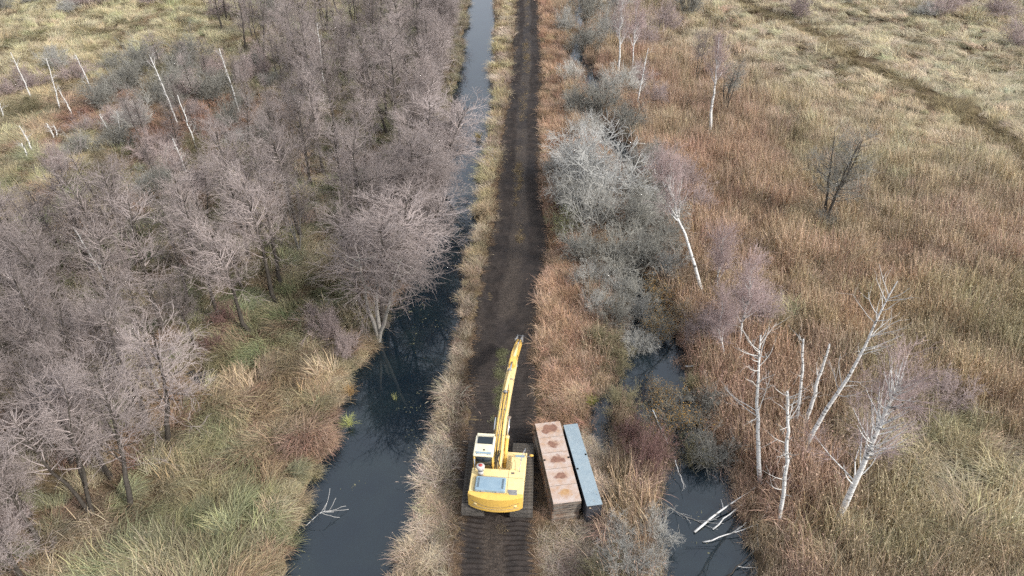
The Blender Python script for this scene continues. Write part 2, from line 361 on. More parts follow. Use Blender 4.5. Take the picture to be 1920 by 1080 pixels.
def tuft(kind, **kw):
    rng = np.random.default_rng(len(TUFTS) * 13 + 5)
    V, Q_, T_, C = blades(rng, **kw)
    nm = 'tuft_%02d_%s' % (len(TUFTS), kind)
    o = bpy.data.objects.new(nm, mk_mesh(nm, V, Q_, T_, attrs={'bl': ('FLOAT_COLOR', 'FACE', C)})); o.data.materials.append(M['blade'])
    PROTO.objects.link(o); TUFTS.append(kind)
for k in range(4): tuft('reed', n=92, L=1.55, lean=.18, spread=2.5, arch=.5, width=.024, base_r=.75, seg=3, plume=.10)
for k in range(5): tuft('sedge', n=130, L=1.25, lean=.5, spread=.7, arch=1.6, width=.024, base_r=.55, seg=4)
for k in range(3): tuft('litter', n=110, L=.95, lean=1.15, spread=1.7, arch=.5, width=.021, base_r=.65, seg=3)
for k in range(4): tuft('verge', n=100, L=.85, lean=.7, spread=1.3, arch=1.35, width=.020, base_r=.42, seg=3, plume=.05)
for k in range(3): tuft('turf', n=60, L=.22, lean=.6, spread=3, arch=.8, width=.018, base_r=.38, seg=2)
for k in range(3): tuft('rush', n=60, L=1.1, lean=.25, spread=3, arch=.9, width=.03, base_r=.30, seg=3)
IDX = {k: [i for i, t in enumerate(TUFTS) if t == k] for k in set(TUFTS)}

def scatter(name, P, rot, scl, colr, pid, label, cat):
    n = len(P)
    me = mk_mesh(name, P, attrs={'rot': ('FLOAT_VECTOR', 'POINT', rot), 'scl': ('FLOAT_VECTOR', 'POINT', scl),
                                 'col': ('FLOAT_COLOR', 'POINT', np.c_[colr, np.ones(n)]), 'pid': ('INT', 'POINT', pid)})
    o = link(name, me, M['blade']); tag(o, label, cat, kind='stuff')
    ng = bpy.data.node_groups.new(name, 'GeometryNodeTree')
    ng.interface.new_socket('Geometry', in_out='INPUT', socket_type='NodeSocketGeometry')
    ng.interface.new_socket('Geometry', in_out='OUTPUT', socket_type='NodeSocketGeometry')
    N = ng.nodes; L = ng.links
    gi = N.new('NodeGroupInput'); go = N.new('NodeGroupOutput'); ip = N.new('GeometryNodeInstanceOnPoints')
    ci = N.new('GeometryNodeCollectionInfo'); ci.inputs['Collection'].default_value = PROTO
    ci.inputs['Separate Children'].default_value = True; ci.inputs['Reset Children'].default_value = True
    def na(nm, ty):
        q = N.new('GeometryNodeInputNamedAttribute'); q.data_type = ty; q.inputs['Name'].default_value = nm; return q.outputs['Attribute']
    e2r = N.new('FunctionNodeEulerToRotation'); L.new(na('rot', 'FLOAT_VECTOR'), e2r.inputs[0])
    L.new(gi.outputs[0], ip.inputs['Points']); L.new(ci.outputs[0], ip.inputs['Instance']); ip.inputs['Pick Instance'].default_value = True
    L.new(na('pid', 'INT'), ip.inputs['Instance Index']); L.new(e2r.outputs[0], ip.inputs['Rotation']); L.new(na('scl', 'FLOAT_VECTOR'), ip.inputs['Scale'])
    L.new(ip.outputs[0], go.inputs[0])
    md = o.modifiers.new('scatter', 'NODES'); md.node_group = ng
    return o

BLOBS=[(15.95,73.53,7.65,18.16,(0.352,0.195,0.114),0.9,0),
(17.19,55.65,8.09,11.74,(0.381,0.205,0.112),0.9,0),
(17.64,43.5,6.38,6.7,(0.352,0.195,0.107),0.8,0),
(13.8,39.9,2.64,4.62,(0.305,0.156,0.102),0.8,0),
(20.87,34.3,3.74,2.42,(0.445,0.216,0.076),0.9,0),
(15.21,29.24,4.34,4.93,(0.305,0.15,0.089),0.9,0),
(15.6,25.22,2.85,2.63,(0.262,0.141,0.089),0.9,0),
(36.31,49.79,5.64,6.2,(0.342,0.202,0.138),0.7,0),
(29.3,43.24,4.73,2.91,(0.342,0.195,0.122),0.6,0),
(25.27,37.85,4.34,3.05,(0.376,0.205,0.098),0.5,0),
(29.64,30.71,2.52,4.23,(0.376,0.216,0.114),0.5,0),
(13.73,22.36,2.41,1.65,(0.305,0.156,0.098),0.8,0),
(26.48,30.59,2.21,2.8,(0.305,0.195,0.093),0.5,1),
(32.41,56.25,7.6,6.36,(0.305,0.27,0.127),0.8,1),
(22.08,45.17,4.49,3.09,(0.296,0.262,0.114),0.9,1),
(18.76,37.6,5.06,2.42,(0.287,0.238,0.098),0.8,1),
(30.61,35.77,4.86,4.53,(0.262,0.238,0.093),0.9,1),
(22.51,24.41,3.05,3.98,(0.231,0.231,0.089),0.9,1),
(24.68,22.79,2.94,3.7,(0.305,0.246,0.107),0.8,1),
(18.35,20.67,2.8,2.13,(0.254,0.246,0.093),0.8,1),
(15.99,66.23,3.26,2.98,(0.262,0.246,0.102),0.8,1),
(17.27,34.69,2.06,2.19,(0.181,0.202,0.089),0.9,1),
(19.54,30.31,2.53,1.85,(0.205,0.195,0.098),0.7,1),
(24.98,32.92,1.98,2.04,(0.188,0.181,0.102),0.6,1),
(46.61,64.83,4.73,5.2,(0.305,0.283,0.141),0.6,1),
(54.08,94.13,23.37,29.86,(0.413,0.371,0.202),0.9,1),
(34.81,100.71,12.07,16.09,(0.352,0.287,0.162),0.8,1),
(41.12,59.84,7.44,6.94,(0.392,0.305,0.162),0.7,1),
(32.66,69.67,7.27,7.32,(0.352,0.254,0.138),0.6,0),
(43.29,70.09,3.92,3.66,(0.491,0.352,0.162),0.7,2),
(44.9,64.51,3.15,2.83,(0.491,0.352,0.162),0.7,2),
(41.38,77.82,3.65,4.32,(0.491,0.352,0.162),0.7,2),
(-54.83,69.17,5.21,20.38,(0.402,0.342,0.138),0.9,1),
(-43.5,52.22,2.81,7.96,(0.381,0.314,0.127),0.9,1),
(-65.38,108.16,24.78,18.76,(0.434,0.352,0.156),0.9,1),
(-43.35,112.23,13.54,9.76,(0.402,0.352,0.156),0.8,1),
(-58.32,83.18,4.67,6.01,(0.413,0.305,0.127),0.8,1),
(-51.1,70.88,6.47,5.44,(0.305,0.122,0.076),0.9,1),
(-46.2,64.44,3.28,2.68,(0.305,0.107,0.054),0.9,1),
(-32.54,64.99,5.47,5.41,(0.262,0.107,0.054),0.9,1),
(-34.85,60.35,3.63,3.02,(0.216,0.093,0.054),0.9,1),
(-25.76,64.58,3.26,4.0,(0.242,0.156,0.061),0.6,1),
(-37.67,44.36,1.47,1.4,(0.138,0.231,0.054),0.9,1),
(-51.58,66.33,3.36,2.53,(0.188,0.202,0.098),0.8,1),
(-15.21,35.08,2.83,2.55,(0.162,0.238,0.065),0.9,1),
(-15.52,31.82,1.67,1.51,(0.138,0.202,0.061),0.8,1),
(-14.87,38.76,2.64,3.88,(0.188,0.195,0.065),0.8,1),
(-14.88,44.48,3.31,3.1,(0.223,0.195,0.065),0.8,1),
(-13.49,53.41,2.82,4.01,(0.098,0.127,0.048),0.9,1),
(-11.85,47.88,2.61,2.57,(0.138,0.15,0.058),0.9,1),
(-19.5,98.56,4.53,15.8,(0.122,0.138,0.054),0.9,1),
(-13.83,65.05,1.63,4.02,(0.231,0.223,0.08),0.8,1),
(-18.33,33.83,2.08,1.63,(0.156,0.175,0.058),0.8,1),
(-20.76,33.73,2.78,1.63,(0.162,0.15,0.061),0.7,1),
(-17.15,27.52,2.76,1.71,(0.392,0.216,0.089),0.9,1),
(-17.78,25.43,1.47,2.35,(0.262,0.144,0.089),0.9,1),
(-15.14,26.34,1.79,2.03,(0.238,0.138,0.089),0.9,1),
(-16.37,22.87,1.39,1.39,(0.209,0.238,0.065),0.9,1),
(-15.01,29.4,2.87,1.84,(0.262,0.216,0.084),0.8,1),
(-12.14,29.51,1.91,2.3,(0.216,0.127,0.076),0.7,1),
(-13.37,31.4,1.66,1.98,(0.305,0.216,0.102),0.7,1),
(-12.85,24.09,1.99,2.2,(0.434,0.371,0.162),0.9,2),
(-13.38,20.96,2.12,1.9,(0.413,0.352,0.138),0.9,2),
(-12.15,26.46,1.49,1.22,(0.402,0.342,0.15),0.9,2),
(-10.3,21.41,1.61,1.94,(0.352,0.314,0.127),0.8,1),
(-9.24,23.5,1.26,1.78,(0.296,0.156,0.102),0.9,1),
(-9.42,27.62,0.92,1.7,(0.456,0.262,0.089),0.9,1),
(-10.56,18.94,2.27,1.72,(0.287,0.262,0.089),0.9,1),
(-11.55,17.5,1.94,1.59,(0.216,0.195,0.072),0.8,1),
(-8.56,17.35,1.2,1.05,(0.238,0.162,0.08),0.8,1),
(-8.71,19.6,1.02,1.18,(0.402,0.27,0.162),0.7,1),
(-15.85,19.31,2.29,1.76,(0.216,0.216,0.084),0.8,1)]

MAT_C = (3.55, 22.1); SAT = .64
def candidates(rng, dens_near):
    out = []
    for y0 in np.arange(11, 134, 3.0):
        half = 27 + y0 * .78; dn = dens_near * min(1.0, (38 / max(y0, 38)) ** 1.15)
        n = int(half * 2 * 3 * dn); out.append(np.c_[rng.uniform(-half, half, n) + CAM.x - .04 * y0, rng.uniform(y0, y0 + 3, n)])
    return np.concatenate(out)
rng = np.random.default_rng(11)
P = candidates(rng, 6.6); x, y = P[:, 0], P[:, 1]
dc, dr, dp = canal_d(x, y), ru_d(x, y), path_d(x, y)
mc, ms_ = math.cos(rad(-10.7)), math.sin(rad(-10.7))
mx_, my_ = (x - MAT_C[0]) * mc - (y - MAT_C[1]) * -ms_ * -1, 0
ux = (x - MAT_C[0]) * math.cos(rad(10.7)) + (y - MAT_C[1]) * math.sin(rad(10.7)); uy = -(x - MAT_C[0]) * math.sin(rad(10.7)) + (y - MAT_C[1]) * math.cos(rad(10.7))
inmat = (np.abs(ux) < 1.35) & (np.abs(uy) < 2.6)
edge = (dc > -1.1) | (dr > -1.0) | (dp > -3.4)          # small tufts along water and track, large ones in the open
ok = (dc < np.where(P[:, 0] < -6, -.12, -.18)) & (dr < .10) & (dp < -.42 + (rng.random(len(x)) < .06) * .3) & ~inmat & (edge | (rng.random(len(x)) < .40))
edge = edge[ok]
x, y, dc, dr, dp = x[ok], y[ok], dc[ok], dr[ok], dp[ok]; n = len(x)
# base colour by side
cwall = np.where((x < -6)[:, None], lin((128, 116, 86)), lin((156, 128, 96)))
typ = np.where(x < -6, 1, np.where(rng.random(n) < .75, 0, 1))
wx = x + (fbm(x * .22, y * .22, 90) - .5) * 7; wy = y + (fbm(x * .22, y * .22, 95) - .5) * 7
acc = np.ones(n) * .25; cc = cwall * .25; tw = [np.where(typ == k, .25, 0.) for k in range(3)]
for bx, by, brx, bry, bc, bs, bt in BLOBS:
    bc = np.array(bc)
    if bx > 8: bc = (bc * .70 + lin((170, 140, 104)) * .30) * 1.12; bt = 0 if (bt == 1 and by < 90 and rng.random() < .6) else bt
    d2 = ((wx - bx) / brx) ** 2 + ((wy - by) / bry) ** 2
    wgt = bs * np.exp(-d2 * 1.1) * 2.2; acc = acc + wgt; cc = cc + wgt[:, None] * np.array(bc); tw[bt] = tw[bt] + wgt
cc = cc / acc[:, None]; twa = np.stack(tw, 1); twa = (twa + .04) / (twa + .04).sum(1, keepdims=True)
u = rng.random(n); typ = (u[:, None] > np.cumsum(twa, 1)).sum(1).clip(0, 2)
reg = np.full(n, 'field', object)
# verges beside the track
lv = (x > -4.4) & (x < 0) ; rv = (x > 0) & (x < np.interp(y, [0, 24, 26, 42, 44, 60, 62, 90, 130], [5.6, 5.6, 5.5, 5.4, 4.6, 4.6, 4.9, 5.0, 4.0]))
nzv = fbm(x * .6, y * .45, 120)
nzw = np.clip(fbm(x * .9, y * .7, 127) * 2.2 - .6, 0, 1)
lc = lin((186, 164, 136)) * (1 - nzw)[:, None] + lin((150, 124, 92)) * nzw[:, None]
lc = np.where((y > 42)[:, None] & (nzv > .5)[:, None], lin((172, 150, 98)), lc); lc = np.where((y > 55)[:, None], lc * .93, lc); lc = np.where((dp > -.9)[:, None], lc * .55 + lin((110, 88, 72)) * .3, lc)
rc = lin((182, 144, 108)) * (1 - nzw)[:, None] + lin((156, 114, 78)) * nzw[:, None]
rc = np.where((y < 19.4)[:, None], lin((150, 128, 108)) * (.6 + .7 * rng.random(n))[:, None], rc)
rc = np.where(((y > 19.4) & (y < 25.5) & (x > 4.4))[:, None], lin((200, 172, 140)), rc)
cc = np.where(lv[:, None], lc, np.where(rv[:, None], rc, cc))
flat = fbm(x * .7, y * .5, 180)
typ = np.where(lv, np.where(flat + rng.normal(0, .08, n) < .5, 3, 2), typ); typ = np.where(rv, np.where(y < 25.5, 2, np.where(rng.random(n) < .25, 0, 3)), typ)
reg[lv] = 'left'; reg[rv] = 'right'
# wood floor is thinner, with less growth
import itertools
def inpoly(px, py, poly):
    r = np.zeros(len(px), bool)
    for (ax, ay), (bx, by) in zip(poly, poly[1:] + poly[:1]):
        c = ((ay > py) != (by > py)) & (px < (bx - ax) * (py - ay) / ((by - ay) + 1e-12) + ax); r ^= c
    return r
WOOD = [(-34, 10), (-18.6, 12.5), (-17.8, 17.5), (-16.8, 21), (-16.6, 23.5), (-20, 27.5), (-17.6, 31), (-14.4, 33.2), (-15.2, 36.5), (-15.5, 40), (-13.2, 44), (-11.5, 42), (-10, 37), (-9.3, 34), (-8.6, 45), (-8.4, 58), (-8.8, 72),
        (-9.8, 90), (-12, 124), (-48, 124), (-44, 98), (-36, 87), (-27, 76), (-23.5, 68), (-21.5, 60), (-21.5, 51), (-26, 45.5), (-32, 42.5), (-38, 40), (-39, 36), (-38, 26)]
wood = inpoly(x, y, WOOD)
cc = np.where((~wood & (x < -6) & (y < 50))[:, None], cc * np.array([.92, .86, .84]), cc)
cc = np.where(wood[:, None], cc * .62 + lin((112, 102, 74)) * .30, cc)
pa1 = sstep(.52, .66, fbm(x * .55, y * .55, 520)); pa2 = sstep(.54, .68, fbm(x * .6, y * .6, 530)); pa3 = sstep(.56, .7, fbm(x * .6, y * .6, 540))
lf_ = ((x < -6) & (y < 60)).astype(float) * .55
for pw_, pc_ in ((pa1, (150, 106, 80)), (pa2, (186, 166, 122)), (pa3, (104, 120, 68))): cc = cc * (1 - (pw_ * lf_)[:, None]) + np.array(lin(pc_)) * (pw_ * lf_)[:, None]
mound = (fbm(x * .33, y * .33, 150) - .5)
lum = (cc * np.array([.3, .55, .15])).sum(1, keepdims=True)
cc = lum + (cc - lum) * SAT; cc = cc * (1 + mound * .5)[:, None] * rng.uniform(.84, 1.17, n)[:, None]
cc = np.clip(cc * (1 + rng.normal(0, .04, (n, 3))) * 1.2, .008, .9)
dd_ = poly_dist(DITCH, x, y); cc = np.where((dd_ < .9 + 1.2 * rng.random(n))[:, None], lin((134, 120, 92)) * rng.uniform(.8, 1.25, n)[:, None], cc)
flow = fbm(x * .16, y * .16, 200) * 14 + fbm(x * .5, y * .5, 210) * 3
rz = np.where(typ == 0, rng.uniform(0, 6.28, n), flow + rng.normal(0, .55, n))
rz = np.where(lv & (dc > -.7) & (rng.random(n) < .6), math.pi + rng.normal(0, .7, n), rz)           # hangs over the canal
rz = np.where((x < -8) & (dc > -.8), rng.normal(0, .6, n), rz)
s = rng.uniform(.72, 1.3, n) * (1 + mound * .8) * np.where(edge & (typ < 3), .62, 1.0)
far = np.clip((y - 38) / 90, 0, 1); s = s * (1 + far * .35)
zs = s * np.where(typ == 0, 1.0, 1.0); zs = np.where(wood, zs * .7, zs); zs = np.where(rv & (y > 25.5), zs * 1.0, zs)
zs = np.where((x > 30) & (y > 60), zs * .6, zs); zs = np.where((dp > -.5), zs * .6, zs)
zs = np.where((x < -8) & (y > 55) & ~wood, zs * .75, zs)
s = np.where(dp > -.5, s * .7, s)
kinds = ['reed', 'sedge', 'litter', 'verge']
pid = np.array([IDX[kinds[t_]][int(r_ * len(IDX[kinds[t_]]))] for t_, r_ in zip(typ, rng.random(n))])
PP = np.c_[x, y, height(x, y)]
ROT = np.c_[rng.normal(0, .08, n), rng.normal(0, .08, n), rz]; SCL = np.c_[s, s, zs]
keepw = ~wood | (rng.random(n) < .75)
for name, msk, lab, cat in (('verge_grass', lv, 'pale straw-coloured dead grass on the strip between canal and dirt track', 'grass'),
                            ('verge_reeds', rv, 'orange-brown dead reeds on the strip right of the dirt track', 'reeds'),
                            ('reed_bed', ~lv & ~rv & (x > 0), 'tan and olive reed bed filling the right side of the marsh', 'reeds'),
                            ('wood_floor_growth', wood & keepw, 'dull green and brown growth on the floor of the bare wood', 'undergrowth'),
                            ('marsh_sedge', ~lv & ~rv & (x <= 0) & ~wood, 'matted green and tan sedge on the marsh left of the canal', 'sedge')):
    scatter(name, PP[msk], ROT[msk], SCL[msk], cc[msk], pid[msk], lab, cat)
# green turf along the crown of the track, and straw trodden into it
rg = np.random.default_rng(5)
n = 900; ty = rg.uniform(24.5, 31.5, n); tx = .02 + (ty - 24) * -.035 + rg.normal(0, .13, n) + .12; k1 = (fbm(tx * 3, ty * 1.6, 300) + rg.normal(0, .08, n)) > .52
n2 = 1500; sy = np.concatenate([rg.uniform(44, 125, n2), rg.uniform(12, 19, 200)]); sx = np.interp(sy, PW_Y, (np.array(PL_X) + np.array(PR_X)) / 2) + rg.normal(-.05, .16, len(sy)); k2 = fbm(sx * 1.3, sy * .35, 310) > .56
n3 = 2600; ey = rg.uniform(11, 120, n3); ex = np.where(rg.random(n3) < .5, np.interp(ey, PW_Y, PL_X) + rg.normal(-.12, .18, n3), np.interp(ey, PW_Y, PR_X) + rg.normal(.12, .18, n3)); k3 = fbm(ex * 1.5, ey * 1.0, 320) > .45
ax_ = np.concatenate([tx[k1], sx[k2], ex[k3]]); ay_ = np.concatenate([ty[k1], sy[k2], ey[k3]])
ac = np.concatenate([np.tile(lin((112, 112, 84)), (k1.sum(), 1)), np.tile(lin((132, 116, 90)), (k2.sum(), 1)), np.tile(lin((118, 98, 80)), (k3.sum(), 1))])
ac = ac * rg.uniform(.6, 1.15, len(ac))[:, None]; m_ = len(ax_)
pd = np.concatenate([rg.choice(IDX['turf'], k1.sum()), rg.choice(IDX['turf'], k2.sum()), rg.choice(IDX['litter'], k3.sum())])
ss = np.concatenate([rg.uniform(.5, .9, k1.sum()), rg.uniform(.5, 1.0, k2.sum()), rg.uniform(.2, .42, k3.sum())])
scatter('track_turf', np.c_[ax_, ay_, np.full(m_, .03)], np.c_[np.zeros((m_, 2)), rg.uniform(0, 6.28, m_)], np.c_[ss, ss, ss * np.where(np.arange(m_) >= k1.sum() + k2.sum(), .45, .9)], ac, pd,
        'short turf and trodden straw on the crown and edges of the dirt track', 'turf')

# ------------------------------------------------------------------ bare trees and shrubs
def grow(rng, P, R, n, t0, t1, a0, a1, L0, L1, up, M_, rmax, rend, fall=None, curve=.12, wts=None):
    """n child branches off the polylines P (N,M,3)"""
    N, m = P.shape[:2]
    seglen = np.linalg.norm(P[:, 1:] - P[:, :-1], axis=2).sum(1)
    pr = seglen if wts is None else wts; i = rng.choice(N, n, p=pr / pr.sum()); t = rng.uniform(t0, t1, n)
    f = t * (m - 1); k = np.minimum(f.astype(int), m - 2); f = f - k
    pos = P[i, k] * (1 - f)[:, None] + P[i, k + 1] * f[:, None]; tg = norm(P[i, k + 1] - P[i, k]); r0 = R[i, k] * (1 - f) + R[i, k + 1] * f
    pv = rng.normal(size=(n, 3)); pv -= (pv * tg).sum(1)[:, None] * tg; pv = norm(pv)
    a = rng.uniform(a0, a1, n); d = np.cos(a)[:, None] * tg + np.sin(a)[:, None] * pv
    L = rng.uniform(L0, L1, n)
    if fall is not None: L = L * fall(t)
    pts = [pos]; dd = d
    for q in range(M_ - 1):
        pts.append(pts[-1] + dd * (L / (M_ - 1))[:, None])
        dd = norm(dd + np.array([0, 0, up]) + rng.normal(0, curve, (n, 3)))
    rr = np.minimum(r0 * .75, rmax)
    R2 = rr[:, None] * (1 - np.linspace(0, 1, M_))[None] + rend * np.linspace(0, 1, M_)[None]
    return np.stack(pts, 1), R2
def stem(rng, H, lean=(0, 0), wig=.02, m=9, r0=.13, r1=.02):
    z = np.linspace(0, H, m); w_ = np.cumsum(rng.normal(0, wig * H / m * 2, (m, 2)), axis=0); w_[0] = 0
    P = np.c_[w_[:, 0] + lean[0] * z, w_[:, 1] + lean[1] * z, z - .15]; return P[None], (r0 + (r1 - r0) * np.linspace(0, 1, m) ** .8)[None]

def alder_mesh(seed, H=10.0, spread=1.0, stems=1, tw=7500, thick=1.0, nlimb=18):
    rng = np.random.default_rng(seed); tr = MB(); cr = MB(); PS = []; RS = []
    for k in range(stems):
        ln = (rng.normal(0, .05), rng.normal(0, .05)) if stems == 1 else (.13 * math.cos(k * 2.2 + seed), .13 * math.sin(k * 2.2 + seed))
        p, r = stem(rng, H * rng.uniform(.85, 1.0), ln, .04, 9, .185 * thick if stems == 1 else .13 * thick, .024); PS.append(p); RS.append(r)
    P0 = np.concatenate(PS); R0 = np.concatenate(RS); tr.tubes(P0, R0, 8)
    P1, R1 = grow(rng, P0, R0, 46 * (1 if stems == 1 else 2), (.30 if seed % 2 else .42), .99, .75, 1.35, .17 * H * spread, .28 * H * spread, .10, 6, .038, .011, lambda t: (1.18 - t) ** .55, .11)
    tr.tubes(P1[:nlimb], R1[:nlimb], 5); cr.tubes(P1[nlimb:], R1[nlimb:], 4)
    P2, R2 = grow(rng, P1, R1, 200, .25, 1, .4, 1.0, .5, 1.4, .08, 4, .016, .008, None, .18); cr.tubes(P2, R2, 3)
    P3, R3 = grow(rng, P2, R2, 620, .15, 1, .4, 1.0, .35, .95, .07, 3, .0105, .0065, None, .22); cr.tubes(P3, R3, 3)
    P4, R4 = grow(rng, P3, R3, int(tw * 1.35), .15, 1, .4, 1.1, .22, .6, .06, 2, .0080, .0045); cr.tubes(P4, R4, 3)
    return tr, cr
def birch_mesh(seed, H=9.0, tw=5000, path=None, r0=.10, up=.22, ang=(.35, .75), nb=40, lb=(.22, .34), tlow=.35):
    rng = np.random.default_rng(seed); tr = MB(); cr = MB()
    if path is None: P0, R0 = stem(rng, H, (rng.normal(0, .06), rng.normal(0, .06)), .03, 10, r0, .012)
    else:
        pa = np.array(path, float); tt = np.linspace(0, len(pa) - 1, 10); P0 = np.stack([np.interp(tt, np.arange(len(pa)), pa[:, k]) for k in range(3)], 1)[None]
        P0[0, 1:-1] += rng.normal(0, .04, (8, 3)); R0 = (r0 + (.015 - r0) * np.linspace(0, 1, 10))[None]
    tr.tubes(P0, R0, 8)
    P1, R1 = grow(rng, P0, R0, nb, tlow, .97, *ang, lb[0] * H, lb[1] * H, up, 6, .040, .009, lambda t: (1.2 - t) ** .7, .07)
    cr_thick = MB(); tr.tubes(P1, R1, 4)
    P2, R2 = grow(rng, P1, R1, 240, .25, 1, .3, .8, .5, 1.3, .05, 4, .013, .005, None, .14); cr.tubes(P2, R2, 3)
    P3, R3 = grow(rng, P2, R2, 900, .1, 1, .3, .9, .35, .8, -.02, 3, .006, .0035, None, .18); cr.tubes(P3, R3, 3)
    P4, R4 = grow(rng, P3, R3, tw, .1, 1, .4, 1.0, .15, .45, -.05, 2, .0052, .0026); cr.tubes(P4, R4, 3)
    return tr, cr
def shrub_mesh(seed, tw=6000, leaves=0, stemn=22, droop=0.0):
    """unit shrub: radius about 1, height about 1.25"""
    rng = np.random.default_rng(seed); st = MB(); cr = MB(); lf = MB()
    a = rng.uniform(0, 6.283, stemn); th = rng.uniform(.1, 1.0, stemn); r = .12 * np.sqrt(rng.random(stemn)); L = rng.uniform(.6, 1.05, stemn) / 4 * (1.15 + .1 * np.cos(th))
    p = np.c_[r * np.cos(a), r * np.sin(a), np.full(stemn, -.08)]; d = np.c_[np.sin(th) * np.cos(a), np.sin(th) * np.sin(a), np.cos(th)]
    pts = [p]
    for q in range(4): pts.append(pts[-1] + d * L[:, None]); d = norm(d + np.array([0, 0, .06 - droop]) + rng.normal(0, .14, d.shape))
    P0 = np.stack(pts, 1); R0 = np.linspace(.020, .007, 5)[None].repeat(stemn, 0); st.tubes(P0, R0, 4)
    P1, R1 = grow(rng, P0, R0, 150, .2, 1, .35, 1.0, .25, .5, .04, 4, .0085, .0045, None, .2); cr.tubes(P1, R1, 3)
    P2, R2 = grow(rng, P1, R1, 620, .1, 1, .4, 1.1, .14, .36, .03, 3, .0058, .0035, None, .25); cr.tubes(P2, R2, 3)
    P3, R3 = grow(rng, P2, R2, int(tw * .3), .1, 1, .4, 1.2, .08, .22, .02, 2, .0046, .0026); cr.tubes(P3, R3, 3)
    if leaves:
        k = rng.choice(len(P3), leaves); c = P3[k, 1]; u_ = norm(rng.normal(size=(leaves, 3))); v_ = norm(np.cross(u_, rng.normal(size=(leaves, 3)))); s_ = rng.uniform(.016, .03, leaves)[:, None]
        V = np.stack([c - u_ * s_, c - v_ * s_ * .6, c + u_ * s_ * 1.2, c + v_ * s_ * .6], 1); lf.add(V, np.arange(leaves * 4).reshape(-1, 4))
    return st, cr, lf

def proto(builder, trunk_mat, crown_mat):
    tr, cr = builder[:2]
    mt = mk_mesh('trunk', np.concatenate(tr.V), np.concatenate(tr.Q), smooth=True); mt.materials.append(trunk_mat)
    mc_ = mk_mesh('crown', np.concatenate(cr.V), np.concatenate(cr.Q)); mc_.materials.append(crown_mat)
    ml = None
    if len(builder) > 2 and builder[2].V:
        ml = mk_mesh('leaves', np.concatenate(builder[2].V), np.concatenate(builder[2].Q))
    return mt, mc_, ml
def plant(name, meshes, loc, rz, scl, label, cat, group=None, parts=('trunk', 'crown', 'leaves'), tilt=(0, 0), leafmat=None):
    e = empty(name, loc, rz); e.scale = scl if hasattr(scl, '__len__') else (scl,) * 3; e.rotation_euler = (tilt[0], tilt[1], rz)
    tag(e, label, cat, group)
    for pn, me in zip(parts, meshes):
        if me is None: continue
        o = link(pn, me, None, e)
        if pn != 'trunk' and pn != 'stems': o['kind'] = 'stuff'
    return e

AL = [proto(alder_mesh(s_, 10.0, sp, st_, tw_), M['bark_alder'], M['twig_alder']) for s_, sp, st_, tw_ in ((1, 1.0, 1, 1100), (2, .8, 1, 800), (3, 1.2, 1, 1300), (4, .75, 3, 1200), (5, 1.0, 1, 250), (6, .85, 2, 1100), (7, .7, 1, 800), (8, 1.1, 1, 1000))]
rng = np.random.default_rng(77)
# --- the wood: bare alders, spaced apart
pts = []
cand = np.c_[rng.uniform(-75, -8, 9000), rng.uniform(12, 124, 9000)]; cand = cand[inpoly(cand[:, 0], cand[:, 1], WOOD)]
GAPS = [(-15.2, 41, 2.2), (-12.6, 37.5, 2.4), (-14.8, 52, 2.6), (-14.5, 47, 2.4), (-19, 66, 2.2), (-18.5, 88, 4.0), (-17.3, 35, 1.5), (-34, 43, 2.0), (-24, 32, 1.5), (-13, 58, 1.5)]
for px_, py_ in cand:
    if any((px_ - a) ** 2 + (py_ - b) ** 2 < r_ * r_ for a, b, r_ in GAPS): continue
    if px_ < -32 - .70 * (py_ - 20) - 8: continue
    dmin = (2.05 + .018 * max(py_ - 30, 0)) * (.78 if py_ < 33 else 1.0) * (1 + (.6 if py_ > 33 else .15) * (float(fbm(px_ * .13, py_ * .13, 500)) > .52))
    if all((px_ - a) ** 2 + (py_ - b) ** 2 > dmin * dmin for a, b in pts): pts.append((px_, py_))
    if len(pts) >= 260: break
def wood_sector(px_, py_):
    if py_ < 30: return 'bare pinkish-grey alder in the thicket at the lower left corner', 'alders of the lower left thicket'
    if py_ < 46: return ('bare pinkish-grey alder in the middle of the wood left of the canal', 'alders in the middle of the wood')
    if py_ < 66: return ('bare grey-pink alder farther back in the wood left of the canal', 'alders farther back in the wood')
    if px_ > -15: return ('bare alder of the far wood just behind the canal-bank row', 'far alders behind the bank row')
    if px_ > -26: return ('bare alder in the middle of the far wood toward the top edge', 'alders in the middle of the far wood')
    return ('bare alder on the meadow side of the far wood near the top edge', 'far alders on the meadow side')
ORD = ['first', 'second', 'third', 'fourth', 'fifth', 'sixth', 'seventh', 'eighth', 'ninth', 'tenth', 'eleventh', 'twelfth', 'thirteenth', 'fourteenth', 'fifteenth', 'sixteenth', 'seventeenth', 'eighteenth', 'nineteenth', 'twentieth',
       'twenty-first', 'twenty-second', 'twenty-third', 'twenty-fourth', 'twenty-fifth', 'twenty-sixth', 'twenty-seventh', 'twenty-eighth', 'twenty-ninth', 'thirtieth', 'thirty-first', 'thirty-second', 'thirty-third', 'thirty-fourth', 'thirty-fifth', 'thirty-sixth', 'thirty-seventh', 'thirty-eighth', 'thirty-ninth', 'fortieth']
RANK = {}
for y0_, y1_, where in ((0, 30, 'alders of the lower left thicket'), (30, 46, 'bare alders amid the wood')):
    grp_ = sorted([p for p in pts if y0_ <= p[1] < y1_], key=lambda p: p[1])
    for r_i in range(0, len(grp_), 8):
        for c_i, p in enumerate(sorted(grp_[r_i:r_i + 8])): RANK[p] = '%s from the left in the %s rank of %s' % (ORD[c_i], 'front' if r_i == 0 else ORD[r_i // 8], where)
